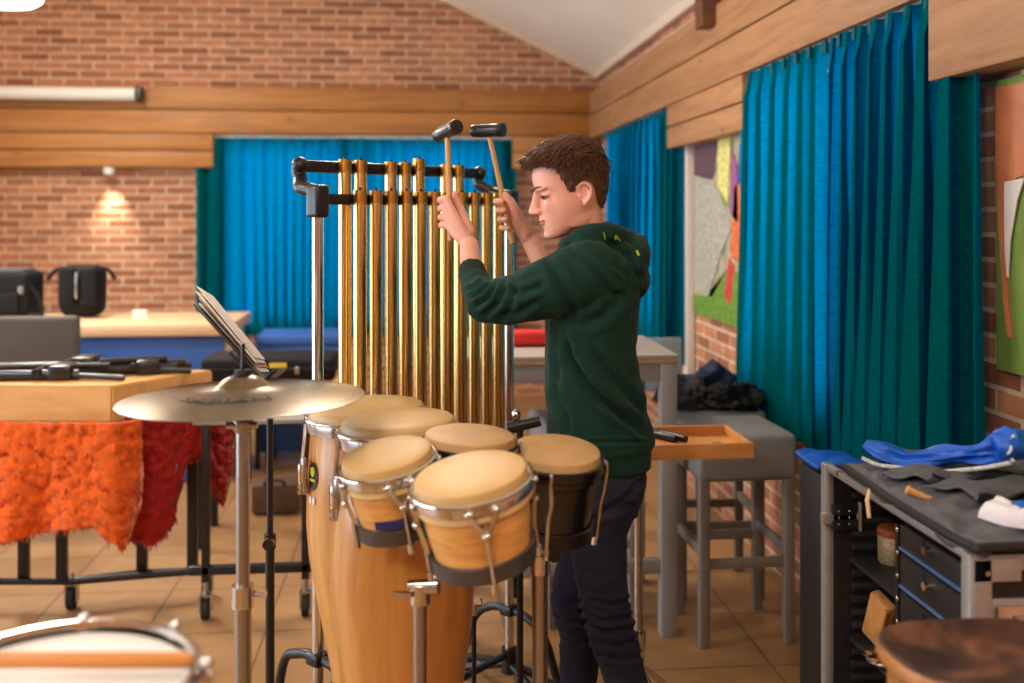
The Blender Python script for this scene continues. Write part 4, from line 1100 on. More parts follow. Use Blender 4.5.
# thin black pedal rod with a chrome wing nut
q = PZ(474, 2.75, 0); zt = CH - (604 - HOR) / F * 2.75
root = thing('pedal_stand', q, 'thin black rod stand with chrome wing nut between congas and chimes', 'stand')
bm = B(); cyl(bm, (q.x, q.y, .06), (q.x, q.y, zt - .02), .0065, n=10); obj('rod', bm, M_black, root)
bm = B(); cyl(bm, (q.x, q.y, zt - .03), (q.x, q.y, zt), .009, n=12); tube(bm, [q + UV * (zt - .005) - RV * .016, q + UV * (zt - .003) + RV * .022], .0055, 8); cyl(bm, q + UV * zt + RV * .02, q + UV * (zt + .016) + RV * .02, .004); obj('wing_nut', bm, M_chrome, root)
tripod(root, q.x, q.y, .09, .13, M_black, .007, .5)

# ================================================================== DRUMS
def frame_for(c, N, yaw=0):
    N = Vector(N).normalized(); x = (RV - N * RV.dot(N)).normalized(); y = N.cross(x)
    M = frame_M(Vector(c), x, y, N)
    return M @ Matrix.Rotation(yaw, 4, 'Z')
def conga(c, N, rh, prof, m, label, badge):
    M = frame_for(c, N)
    root = thing('conga', (c.x, c.y, 0), label, 'drum', 'wooden congas')
    bm = B(); lathe(bm, [(rh * k, z) for k, z in prof], 48, M); o = obj('shell', bm, m, root)
    bm = B(); lathe(bm, [(.001, .003), (rh * .5, .0025), (rh * .95, .001), (rh * .992, -.003), (rh * 1.006, -.009), (rh * 1.02, -.02), (rh * 1.055, -.024)], 48, M, 0, (False, False)); obj('drum_head', bm, M_skinhead, root)
    bm = B(); lathe(bm, [(rh * 1.05, -.022), (rh * 1.085, -.022), (rh * 1.09, -.028), (rh * 1.085, -.05), (rh * 1.055, -.052), (rh * 1.045, -.044)], 48, M, 0, (False, False)); ringt(bm, rh * 1.075, -.023, .0045, 48, 8, M); obj('rim', bm, M_chrome, root)
    for k in range(6):
        a = 2 * PI * k / 6 + .43
        ca, sa = math.cos(a), math.sin(a)
        bm = B()
        tube(bm, [(ca * rh * 1.1, sa * rh * 1.1, -.03), (ca * rh * 1.12, sa * rh * 1.12, -.06), (ca * rh * 1.2, sa * rh * 1.2, -.14), (ca * rh * 1.22, sa * rh * 1.22, -.2)], .0045, 8, Mx=M)
        Ml = M @ Matrix.Rotation(a, 4, 'Z')
        box(bm, (rh * 1.19, 0, -.15), (.02, .03, .05), Ml, .006)
        for zz in (-.165, -.18, -.195): cyl(bm, (rh * 1.22, 0, zz - .004), (rh * 1.22, 0, zz + .004), .0085, n=6, Mx=Ml)
        obj('tuning_lug', bm, M_chrome, root)
        bm = B(); box(bm, (rh * 1.155, 0, -.155), (.012, .036, .09), Ml, .005); obj('side_plate', bm, M_steel, root)
    zb_ = prof[-1][1]
    hub = c.z + zb_ + .06
    bm = B(); ringt(bm, rh * prof[-2][0] + .008, prof[-2][1], .009, 40, 8, M); obj('stand_ring', bm, M_black, root)
    ax = M.to_3x3() @ Vector((0, 0, 1)); bc = Vector(c) + ax * prof[-2][1]
    for k in range(3):
        a = 2 * PI * k / 3 + .6; d = Vector((math.cos(a), math.sin(a), 0)); r0 = rh * prof[-2][0] + .012
        bm = B(); tube(bm, [bc + d * r0, bc + d * (r0 + .02) + UV * -.1, Vector((bc.x, bc.y, .012)) + d * (r0 + .06)], .011, 10); obj('leg', bm, M_black, root)
    return root, M, prof, rh
pf1 = [(.99, -.012), (.99, -.05), (1.04, -.12), (1.09, -.2), (1.115, -.28), (1.09, -.36), (.99, -.46), (.87, -.56), (.76, -.66), (.74, -.72), (.72, -.735)]
c1 = P(367, 405, 2.52)
r1, M1, _, rh1 = conga(c1, UV + RV * -.03, .1425, pf1, M_conga, 'taller wooden conga with oval badge, left of the other conga', True)
pf2 = [(.99, -.012), (1.0, -.05), (1.1, -.12), (1.2, -.2), (1.27, -.29), (1.275, -.36), (1.2, -.46), (1.06, -.56), (.9, -.66), (.84, -.72), (.82, -.735)]
c2 = P(398.5, 418, 2.17)
r2, M2, _, rh2 = conga(c2, UV + RV * -.025, .122, pf2, M_conga2, 'wide bellied wooden conga standing right behind the natural bongos', True)
# oval badge on conga one
def on_shell(M, prof, rh, ang, z, off):
    r = interp([(-z_, k * rh) for k, z_ in prof], -z) + off
    return M @ Vector((r * math.cos(ang), r * math.sin(ang), z))
def shell_patch(M, prof, rh, a0, z0, fn_pts, off, th=.0016):
    bm = B(); vs = [bm.verts.new(on_shell(M, prof, rh, a0 + p[0] / .15, z0 + p[1], off)) for p in fn_pts]; f = bm.faces.new(vs)
    q = bmesh.ops.extrude_face_region(bm, geom=[f]); n = (M.to_3x3() @ Vector((math.cos(a0), math.sin(a0), 0)))
    bmesh.ops.translate(bm, vec=n * th, verts=[v for v in q['geom'] if isinstance(v, bmesh.types.BMVert)])
    return bm
aB = -PI / 2 - .93
ell = lambda a, b, n=28, cx=0, cy=0: [(cx + a * math.cos(2 * PI * k / n), cy + b * math.sin(2 * PI * k / n)) for k in range(n)]
zB = -.152
o = obj('badge', shell_patch(M1, pf1, rh1, aB, zB, ell(.022, .033), .0012), M_badge, r1)
obj('badge_emblem', shell_patch(M1, pf1, rh1, aB, zB, ell(.011, .012, 20, 0, .011), .003), M_badgey, o)
obj('badge_line', shell_patch(M1, pf1, rh1, aB, zB, [(-.014, -.012), (.014, -.012), (.014, -.006), (-.014, -.006)], .003), M_badgey, o)
obj('white_mark', shell_patch(M1, pf1, rh1, aB, zB - .058, ell(.007, .009, 16, -.009), .001), M_white, r1)
obj('white_mark', shell_patch(M1, pf1, rh1, aB, zB - .058, ell(.006, .009, 16, .008), .001), M_white, r1)

def bongo(root, c, N, r, h, mshell, mring, nl=4, a0=.0, taper=.86, mhead=None, nolug=False, mrim=None, mcol=None):
    M = frame_for(c, N)
    bm = B(); lathe(bm, [(r * .93, -.012), (r * .955, -.05), (r * .94, -.08), (r * taper, -h + .02), (r * (taper - .01), -h)], 44, M); sh = obj('shell', bm, mshell, root)
    bm = B(); lathe(bm, [(.001, .004), (r * .55, .0035), (r * .93, .0015), (r * .985, -.001), (r * 1.005, -.006), (r * 1.012, -.014), (r * 1.03, -.019)], 44, M, 0, (False, False)); obj('drum_head', bm, mhead or M_skinhead, root)
    bm = B(); lathe(bm, [(r * 1.0, -.018), (r * 1.07, -.016), (r * 1.085, -.02), (r * 1.08, -.036), (r * 1.02, -.039)], 44, M, 0, (False, False)); ringt(bm, r * 1.075, -.017, .0035, 44, 8, M); obj('rim', bm, mrim or M_chrome, root)
    bm = B(); lathe(bm, [(r * .99, -.038), (r * 1.04, -.039), (r * 1.04, -.05), (r * .97, -.056)], 44, M, 0, (False, False)); obj('skin_collar', bm, mcol or M_skinrim, root)
    bm = B(); lathe(bm, [(r * taper + .002, -h + .016), (r * taper + .007, -h + .014), (r * taper + .007, -h - .014), (r * taper - .006, -h - .016), (r * taper - .012, -h)], 44, M, 0, (False, False)); obj('bottom_ring', bm, mring, root)
    for k in range(nl):
        Ml = M @ Matrix.Rotation(a0 + 2 * PI * k / nl, 4, 'Z'); bm = B()
        if nolug:
            tube(bm, smooth_path([(r * 1.08, 0, -.02), (r * 1.13, 0, -.018), (r * 1.16, 0, -.036), (r * 1.12, .004, -.08), (r * 1.07, .0, -.11), (r * 1.03, 0, -h - .02)], 4), .0046, 8, Mx=Ml)
        else:
            for s in (-1, 1):
                tube(bm, [(r * 1.06, s * .022, -.034), (r * 1.07, s * .017, -.048), (r * 1.06, 0, -.072)], [.006, .0055, .005], 8, Mx=Ml)
                ball(bm, (r * 1.085, s * .022, -.029), (.006, .009, .006), Ml, 10)
            ball(bm, (r * 1.075, 0, -.074), (.007, .009, .008), Ml, 10)
            tube(bm, [(r * 1.06, 0, -.07), (r * (taper + .11), 0, -h + .03), (r * taper + .01, 0, -h - .02)], .0042, 8, Mx=Ml)
        cyl(bm, (r * taper + .011, 0, -h - .03), (r * taper + .011, 0, -h - .012), .0065, n=6, Mx=Ml)
        obj('tuning_rod', bm, M_chrome, root)
    return M, sh
# natural pair
NB = UV + RV * -.155 + AV * -.14
ca = P(386, 453, 1.88); cb = P(470, 472, 1.75)
root = thing('bongo_drums', (ca + cb) / 2, 'pair of natural wood bongos nearest the camera on a chrome stand', 'drum')
Ma, sha = bongo(root, ca, UV + RV * -.16 + AV * -.16, .0855, .135, M_bongo, M_ringg, 4, -PI / 2 + .35)
Mb_, shb = bongo(root, cb, NB, .1, .15, M_bongo, M_ringg, 4, -PI / 2 + .2, .87)
bm = B(); mid = (Ma @ Vector((0, 0, -.1)) + Mb_ @ Vector((0, 0, -.105))) / 2; dd = (cb - ca).normalized(); zz = Vector(NB).normalized(); yy = zz.cross(dd).normalized()
box(bm, (0, 0, 0), (.06, .06, .075), frame_M(mid, dd, yy, yy.cross(dd) * -1 if False else dd.cross(yy)), .008); obj('centre_block', bm, M_blackp, root)
bm = B(); a_ = -PI / 2 + .02
def bp2(M, r, ang, z, off): return M @ Vector(((r + off) * math.cos(ang), (r + off) * math.sin(ang), z))
vs = [bm.verts.new(bp2(Ma, .0855 * .885, a_ + x, z, .002)) for x, z in ((-.42, -.116), (-.2, -.116), (.0, -.116), (.2, -.116), (.42, -.116), (.42, -.1), (.2, -.1), (0, -.1), (-.2, -.1), (-.42, -.1))]
f = bm.faces.new(vs); q = bmesh.ops.extrude_face_region(bm, geom=[f]); bmesh.ops.translate(bm, vec=-AV * .001, verts=[v for v in q['geom'] if isinstance(v, bmesh.types.BMVert)])
obj('badge', bm, M_blued, root)
# its stand
tp = P(420, 592, 1.84)
root = thing('bongo_stand', (tp.x, tp.y, 0), 'chrome bongo stand with wing nut clamp holding the natural bongos', 'stand')
bm = B(); cyl(bm, (tp.x, tp.y, .3), (tp.x, tp.y, tp.z - .005), .0125, n=18); obj('pole', bm, M_steel, root)
bm = B(); cyl(bm, (tp.x, tp.y, .1), (tp.x, tp.y, .34), .0165, n=18); cyl(bm, (tp.x, tp.y, .32), (tp.x, tp.y, .37), .022, n=18); obj('lower_pole', bm, M_steel, root)
bm = B(); cyl(bm, (tp.x, tp.y, tp.z - .02), (tp.x, tp.y, tp.z + .016), .019, n=18); tube(bm, [tp + UV * .01 - RV * .02, tp + UV * .014 + RV * .035 - AV * .01], [.012, .015], 12); tube(bm, [tp - RV * .016 - AV * .014, tp - RV * .048 - AV * .02 + UV * .006], [.007, .004], 8); obj('clamp', bm, M_chrome, root)
bm = B(); tube(bm, smooth_path([tp + RV * .022 + UV * .012, tp + RV * .034 + UV * .03, tp + RV * .03 + UV * .055, mid + UV * -.04]), .0095, 10); obj('bent_arm', bm, M_chrome, root)
tripod(root, tp.x, tp.y, .2, .26, M_steel, .01, 1.9)
# black pair
cc_ = P(470, 434, 2.0); cd = P(556, 449, 2.05)
root = thing('bongo_drums', (cc_ + cd) / 2, 'pair of black lacquered bongos with worn skins beside the person', 'drum')
Mc, _ = bongo(root, cc_, UV + RV * .05 + AV * -.03, .0895, .15, M_bshell, M_black, 4, PI + .12, .9, M_skinold, True, M_bshell, M_bshell)
Md, _ = bongo(root, cd, UV + RV * .06 + AV * -.13, .0915, .165, M_bshell, M_black, 4, -.12, .88, M_skinold, True, M_bshell, M_bshell)
mid2 = (Mc @ Vector((0, 0, -.1)) + Md @ Vector((0, 0, -.1))) / 2; dd = (cd - cc_).normalized(); yy = UV.cross(dd).normalized()
bm = B(); box(bm, (0, 0, 0), (.05, .05, .08), frame_M(mid2, dd, yy, dd.cross(yy)), .006); obj('centre_block', bm, M_blackp, root)
tp = P(540, 552, 2.2)
root = thing('bongo_stand', (tp.x, tp.y, 0), 'chrome stand with black knob clamp holding the black bongos', 'stand')
bm = B(); cyl(bm, (tp.x, tp.y, .1), (tp.x, tp.y, tp.z - .04), .0175, n=18); obj('pole', bm, M_steel, root)
bm = B(); cyl(bm, (tp.x, tp.y, tp.z - .045), (tp.x, tp.y, tp.z + .01), .022, n=18); box(bm, tp, (.04, .03, .03), Matrix.Identity(4), .006); obj('clamp', bm, M_chrome, root)
bm = B(); cyl(bm, tp + RV * .03 - AV * .03, tp + RV * .03 - AV * .01, .014, n=10); cyl(bm, tp - RV * .02 - AV * .02, tp + RV * .03 - AV * .02, .005, n=8); cyl(bm, tp - RV * .02 - AV * .03, tp - RV * .02 - AV * .01, .01, n=10); obj('knob', bm, M_black, root)
bm = B(); tube(bm, smooth_path([tp + UV * .01, tp + UV * .05, mid2 + AV * .05 + UV * -.1, mid2 + UV * -.04]), .0095, 10); obj('bent_arm', bm, M_chrome, root)
tripod(root, tp.x, tp.y, .24, .2, M_steel, .011, 2.2)
# small chrome-lugged percussion clutter behind the third head: black clamp seen by the hoodie front
q = P(520, 424, 2.45)
root = thing('holder_clamp', (q.x, q.y, 0), 'black clamp holder on a thin rod between the black bongos and the person', 'stand')
bm = B(); cyl(bm, (q.x, q.y, .02), (q.x, q.y, q.z), .008, n=12); obj('rod', bm, M_black, root)
bm = B(); tube(bm, [q - RV * .03 + UV * -.01, q + RV * .05 + UV * .008], [.016, .013], 12); obj('clamp', bm, M_blackp, root)
bm = B(); ball(bm, q - RV * .01 + UV * .022, (.012, .012, .014), None, 12); obj('wing_nut', bm, M_chrome, root)
tripod(root, q.x, q.y, .06, .12, M_black, .007, .2)

# ================================================================== CYMBAL on its stand
cy0 = P(243, 391.5, 1.98)
NC = (UV + RV * -.015 + AV * .012).normalized(); M = frame_for(cy0, NC); rc = .239
root = thing('cymbal', cy0, 'large bronze cymbal with dark lettering left of the congas', 'cymbal')
prof = [(.006, .034), (.02, .033), (.036, .026), (.05, .014), (.056, .0105), (.1, .006), (.16, .000), (.21, -.007), (rc, -.0125), (rc, -.0137), (.21, -.0084), (.16, -.0015), (.1, .0044), (.056, .0088), (.036, .024), (.006, .032)]
bm = B(); lathe(bm, prof, 96, M, 0, (False, False)); cym = obj('bronze_disc', bm, M_cym, root)
# lathe rings: raised hair grooves
bm = B()
for k in range(13):
    rr = .075 + k * .0122; zz_ = interp([(a, b) for a, b in prof[:9]], rr)
    ringt(bm, rr, zz_ + .0001, .00035, 72, 4, M)
obj('lathe_groove', bm, M_cym, root)['kind'] = 'stuff'
M_print = mat('dark_print', (44, 36, 28), .7)
tb = text_bm('SABIAN', .036, .0003)
for v in tb.verts:
    ang = -PI / 2 + .0 + v.co.x / .135 * 1.5; r_ = .135 - v.co.y * 1.0
    z_ = interp([(a, b) for a, b in prof[:9]], r_) + .0021 + v.co.z
    v.co = M @ Vector((r_ * math.cos(ang), r_ * math.sin(ang), z_))
obj('lettering', tb, M_print, root)
bm = B(); lathe(bm, [(.004, .03), (.016, .03), (.017, .036), (.015, .043), (.004, .044)], 20, M); lathe(bm, [(.004, .022), (.02, .022), (.02, .03), (.004, .031)], 20, M); obj('felt_washer', bm, M_rubber, root)
x, y = cy0.x, cy0.y
root = thing('cymbal_stand', (x, y, 0), 'straight chrome cymbal stand carrying the large bronze cymbal', 'stand')
zj = CH - (596 - HOR) / F * 1.98
bm = B(); cyl(bm, (x, y, cy0.z - .03), (x, y, cy0.z + .095), .004, n=10); obj('top_rod', bm, M_black, root)
bm = B(); cyl(bm, (x, y, cy0.z - .07), (x, y, cy0.z - .012), .012, n=16); ball(bm, (x, y, cy0.z - .065), (.022, .02, .022), None, 16); cyl(bm, (x - .03, y - .01, cy0.z - .065), (x + .03, y - .01, cy0.z - .065), .007); obj('tilter', bm, M_steel, root)
bm = B(); cyl(bm, (x, y, zj), (x, y, cy0.z - .08), .0135, n=18); obj('pole', bm, M_steel, root)
bm = B(); cyl(bm, (x, y, .12), (x, y, zj), .0165, n=18); obj('lower_pole', bm, M_steel, root)
bm = B(); cyl(bm, (x, y, zj - .02), (x, y, zj + .022), .0225, n=20); tube(bm, [(x + .015, y, zj + .004), (x + .045, y - .01, zj + .006)], [.006, .008], 8); obj('collar', bm, M_chrome, root)
tripod(root, x, y, .36, .3, M_steel, .01, 2.4)

# music stand with sheet music, seen edge on
x, y = PZ(270, 2.3, 0).x, PZ(270, 2.3, 0).y
root = thing('music_stand', (x, y, 0), 'black music stand with tilted desk seen edge on behind the cymbal', 'stand')
def zz3(v): return CH - (v - HOR) / F * 2.3
bm = B(); cyl(bm, (x, y, zz3(540)), (x, y, zz3(385)), .0075, n=12); obj('pole', bm, M_black, root)
bm = B(); cyl(bm, (x, y, .1), (x, y, zz3(538)), .0105, n=12); obj('lower_pole', bm, M_black, root)
bm = B(); cyl(bm, (x - .0, y - .03, zz3(541)), (x, y + .012, zz3(541)), .013, n=16); cyl(bm, (x, y, zz3(548)), (x, y, zz3(534)), .014, n=16); obj('knob', bm, M_blackp, root)
tripod(root, x, y, .2, .26, M_black, .009, .2)
a = P(270, 381, 2.3); b = P(206, 310, 2.3)
dvec = (b - a).normalized(); sv = (AV * 1.0 - RV * .232 - UV * .10).normalized(); sv = (sv - dvec * sv.dot(dvec)).normalized(); nv = dvec.cross(sv); 
if nv.z < 0: nv = -nv
Ld = (b - a).length
Mdk = frame_M((a + b) / 2, dvec, sv, nv if dvec.cross(sv).dot(nv) > 0 else nv)
if Mdk.determinant() < 0: Mdk = frame_M((a + b) / 2, dvec, -sv, nv)
bm = B(); box(bm, (0, 0, 0), (Ld, .42, .004), Mdk, .001); box(bm, (-Ld / 2 + .003, 0, .018), (.004, .42, .036), Mdk, .001); box(bm, (-.03, 0, -.014), (.06, .05, .024), Mdk, .004); obj('desk', bm, M_black, root)
bm = B(); tube(bm, [(x, y, zz3(388)), Mdk @ Vector((-.06, 0, -.014))], .008, 10); obj('desk_joint', bm, M_black, root)
sh = thing('sheet_music', Mdk @ Vector((0, 0, .005)), 'stack of white sheet music propped on the music stand', 'paper')
for k, (o1, o2, tk, m) in enumerate(((.0, .0, .0035, M_paper), (.012, -.02, .003, M_paperb), (.02, .03, .003, M_paper), (.03, .01, .002, M_paper))):
    bm = B(); box(bm, (o1 + .012, o2, .005 + k * .0042), (Ld - .02, .3, tk), Mdk, .0008)
    for v in bm.verts:
        q = Mdk.inverted() @ v.co
        q.z += .05 * max(0, (q.x - .06)) ** 1.3 * (k + 1) * 1.2; v.co = Mdk @ q
    obj('page', bm, m, sh)

# ================================================================== SNARE, bottom left, with a wooden stick across
cs = P(52, 686, 1.18); cs = cs + UV * 0
M = frame_for(cs, UV + AV * .0)
root = thing('snare_drum', (cs.x, cs.y, 0), 'white headed drum with chrome hoop at the lower left corner', 'drum')
R0 = .155
bm = B(); lathe(bm, [(R0, -.02), (R0, -.15), (R0 - .01, -.152)], 56, M, 0, (False, True)); obj('shell', bm, M_white, root)
bm = B(); lathe(bm, [(.001, 0), (R0 * .97, 0), (R0 + .002, -.004), (R0 + .003, -.018)], 56, M, 0, (False, False)); obj('drum_head', bm, M_drumhead, root)
for z in (0, -.14):
    bm = B(); lathe(bm, [(R0 + .002, -.012 + z), (R0 + .012, -.012 + z), (R0 + .012, .004 + z), (R0 + .016, .008 + z), (R0 + .012, .012 + z), (R0 + .006, .012 + z), (R0 + .004, .004 + z)], 56, M, 0, (False, False)); obj('hoop', bm, M_chrome, root)
for k in range(8):
    Ml = M @ Matrix.Rotation(2 * PI * k / 8 + .2, 4, 'Z'); bm = B()
    cyl(bm, (R0 + .02, 0, -.14), (R0 + .02, 0, .012), .004, n=8, Mx=Ml); ball(bm, (R0 + .02, 0, .012), (.008, .008, .006), Ml, 10); box(bm, (R0 + .012, 0, -.07), (.022, .02, .05), Ml, .006); box(bm, (R0 + .018, 0, -.004), (.018, .022, .012), Ml, .004); obj('tension_lug', bm, M_chrome, root)
for k in range(3):
    a = 2 * PI * k / 3 + .5; d = Vector((math.cos(a), math.sin(a), 0)); 
    bm = B(); tube(bm, [Vector((cs.x, cs.y, cs.z - .16)) + d * .16, Vector((cs.x, cs.y, cs.z - .3)) + d * .03, Vector((cs.x, cs.y, .3)) + d * .025, Vector((cs.x, cs.y, .012)) + d * .26], .009, 10); obj('stand_leg', bm, M_steel, root)
a = P(-60, 656, 1.2); b = P(193, 655, 1.2); a.z = b.z = cs.z + .0215
bm = B(); tube(bm, [a, b - (b - a) * .02, b], [.0095, .0095, .006], 16); o = tag(obj('wooden_stick', bm, M_drumwood, None, a), 'thick wooden stick lying across the white drum at lower left', 'stick')
bm = B(); bmesh.ops.create_circle(bm, segments=8, radius=.001); bm.free()

# ================================================================== PERSON
pr = PZ(600, 2.53, 0)
person = thing('person', pr, 'person in dark green hoodie and dark jeans raising two hammers at the gold chimes', 'person')
def loft(bm, secs, n=32, mi=0):
    rings = []
    for c, X, Y, k in secs:
        ring = []
        for i in range(n):
            a = 2 * PI * i / n; ca, sa = math.cos(a), math.sin(a)
            ring.append(bm.verts.new(Vector(c) + Vector(X) * math.copysign(abs(ca) ** k, ca) + Vector(Y) * math.copysign(abs(sa) ** k, sa)))
        rings.append(ring)
    for a, b in zip(rings, rings[1:]):
        for i in range(n): bm.faces.new((a[i], a[(i + 1) % n], b[(i + 1) % n], b[i])).smooth = True
    bm.faces.new(rings[0][::-1]); bm.faces.new(rings[-1]); return rings
def limb(bm, pts, r, n=20, sub=4):
    """smooth tapered limb with round ends"""
    pts = [Vector(p) for p in pts]; sp = smooth_path(pts, sub)
    rr = []
    for k in range(len(sp)):
        f_ = k / sub; i = min(int(f_), len(r) - 2); rr.append(r[i] + (r[i + 1] - r[i]) * (f_ - i))
    tube(bm, sp, rr, n); ball(bm, sp[0], rr[0] * .995, None, n); ball(bm, sp[-1], rr[-1] * .995, None, n)
def fuse(bm, voxel, it=2, fac=.5):
    bmesh.ops.recalc_face_normals(bm, faces=bm.faces[:])
    me = bpy.data.meshes.new('tmp'); bm.to_mesh(me); bm.free()
    o = bpy.data.objects.new('tmp', me); COL.objects.link(o)
    m = o.modifiers.new('r', 'REMESH'); m.mode = 'VOXEL'; m.voxel_size = voxel; m.use_smooth_shade = True
    if it:
        s = o.modifiers.new('s', 'SMOOTH'); s.iterations = it; s.factor = fac
    bpy.context.view_layer.update()
    dg = bpy.context.evaluated_depsgraph_get(); me2 = bpy.data.meshes.new_from_object(o.evaluated_get(dg))
    bpy.data.objects.remove(o); bpy.data.meshes.remove(me)
    out = bmesh.new(); out.from_mesh(me2); bpy.data.meshes.remove(me2)
    for f in out.faces: f.smooth = True
    return out
# ---- head frame
yaw, pit = math.radians(7), math.radians(12)
f0 = (-RV * math.cos(yaw) - AV * math.sin(yaw)); sL = UV.cross(f0).normalized()
fH = (f0 * math.cos(pit) - UV * math.sin(pit)).normalized(); uH = (UV * math.cos(pit) + f0 * math.sin(pit)).normalized()
OH = P(572.6, 192.5, 2.5)
def H(x, y, z): return OH + fH * (x * 1.05) + sL * y + uH * z
MH = frame_M(OH, fH * 1.05, sL, uH)
# z, x_front, x_back, half width
HS = [(-.103, .076, .046, .014), (-.099, .085, .028, .027), (-.090, .088, .006, .037), (-.078, .088, -.012, .045), (-.066, .089, -.035, .051), (-.052, .090, -.052, .056),
      (-.036, .089, -.064, .0605), (-.018, .086, -.073, .065), (.000, .0825, -.080, .068), (.014, .083, -.084, .070), (.028, .0905, -.087, .0725), (.045, .093, -.089, .0745), (.062, .091, -.0885, .0755), (.080, .083, -.085, .074), (.097, .069, -.078, .068), (.111, .050, -.066, .057), (.122, .027, -.047, .040), (.128, .008, -.027, .020)]
def hs(z):
    return [interp([(h[0], h[k]) for h in HS], z) for k in (1, 2, 3)]
bm = B()
loft(bm, [(H((f_ + b_) / 2, 0, z), fH * (f_ - b_) / 2, sL * w_, .92 if z > -.06 else .98) for z, f_, b_, w_ in HS], 48)
def hb(c, r, rot=None):
    q = bmesh.ops.create_uvsphere(bm, u_segments=20, v_segments=14, radius=1)
    R = rot or Matrix.Identity(3)
    for v in q['verts']:
        p = R @ Vector((v.co.x * r[0], v.co.y * r[1], v.co.z * r[2])); v.co = MH @ (p + Vector(c))
# nose
loft(bm, [(H(.080, 0, .026), fH * .010, sL * .0085, 1), (H(.0845, 0, .012), fH * .0115, sL * .0075, 1), (H(.0905, 0, -.004), fH * .0125, sL * .0085, 1), (H(.0965, 0, -.018), fH * .0145, sL * .0105, 1), (H(.099, 0, -.027), fH * .0155, sL * .0125, 1), (H(.096, 0, -.034), fH * .0125, sL * .0105, 1)], 20)
for s in (-1, 1):
    hb((.092, s * .0125, -.029), (.0115, .007, .0075))          # nostril wing
    hb((.078, s * .031, .026), (.0125, .023, .0075), Matrix.Rotation(s * .5, 3, 'Z'))   # brow ridge
    hb((.048, s * .0335, -.020), (.034, .018, .030))             # cheek bone
    hb((.0625, s * .0325, .0095), (.0160, .0180, .0080))         # upper lid
    hb((.0620, s * .033, -.0045), (.0150, .0165, .0055))           # lower lid
    hb((.010, s * .0425, -.062), (.034, .0105, .026))             # jaw corner
    # ear: shell, rim, lobe, tragus
    Re = Matrix.Rotation(s * -.30, 3, 'Z') @ Matrix.Rotation(-.14, 3, 'Y')
    E0 = Vector((-.0155, s * .0705, -.0085))
    def ept(x, y, z): return MH @ (E0 + Re @ Vector((x, s * y, z)))
    hb(E0 + Vector((-.001, 0, 0)), (.0140, .0040, .0240), Re)
    pts = [(.0115, .004, .004), (.0130, .009, .016), (.0060, .0115, .0255), (-.0060, .0125, .0262), (-.0150, .0130, .0170), (-.0160, .0125, .0020), (-.0105, .0105, -.0120), (-.0020, .0075, -.0210)]
    tube(bm, smooth_path([ept(*p) for p in pts], 4), .0033, 10)
    tube(bm, smooth_path([ept(-.0040, .0085, .0160), ept(-.0090, .0095, .0050), ept(-.0075, .0085, -.0075), ept(-.0005, .0070, -.0125)], 4), .0028, 10)
    hb(E0 + Re @ Vector((.0005, s * .0065, -.0225)), (.0068, .0042, .0070)); hb(E0 + Re @ Vector((.0110, s * .0050, -.0035)), (.0036, .0036, .0065))
hb((.0825, 0, -.0520), (.0110, .0220, .0056)); hb((.0800, 0, -.0605), (.0108, .0190, .0062)); hb((.0815, 0, -.045), (.010, .018, .012))
hb((.077, 0, -.090), (.0125, .018, .0115))
# neck
nk0 = H(-.026, 0, -.030); nk1 = P(586, 258, 2.53)
loft(bm, [(nk0.lerp(nk1, t_), RV * (.038 + .010 * t_ + .004 * math.sin(PI * t_)) - UV * .006, AV * (.046 + .014 * t_), 1) for t_ in (0, .25, .5, .75, 1)] + [(P(590, 285, 2.53), RV * .09, AV * .14, 1)], 28)
# torso (under the hoodie), pelvis, legs
TS = [(256, 563, 618, .11), (272, 558, 628, .17), (300, 557, 630, .165), (345, 558, 625, .145), (400, 560, 628, .14), (450, 562, 638, .15), (485, 566, 642, .155), (505, 570, 636, .14)]
loft(bm, [(P((a + b) / 2, v, 2.53), RV * (b - a) / 2 * .00253, AV * h, .95) for v, a, b, h in TS], 32)
legN = [P(608, 480, 2.455), P(600, 535, 2.445), P(604, 600, 2.43), P(612, 634, 2.44), P(627, 683, 2.47), P(640, 750, 2.53), P(646, 806, 2.57)]
legF = [P(598, 488, 2.60), P(587, 545, 2.61), P(574, 602, 2.60), P(578, 640, 2.62), P(577.5, 683, 2.64), P(574, 740, 2.66), P(572, 790, 2.68)]
limb(bm, legN, [.070, .055, .044, .040, .037, .033, .029]); limb(bm, legF, [.070, .055, .044, .036, .035, .032, .029])
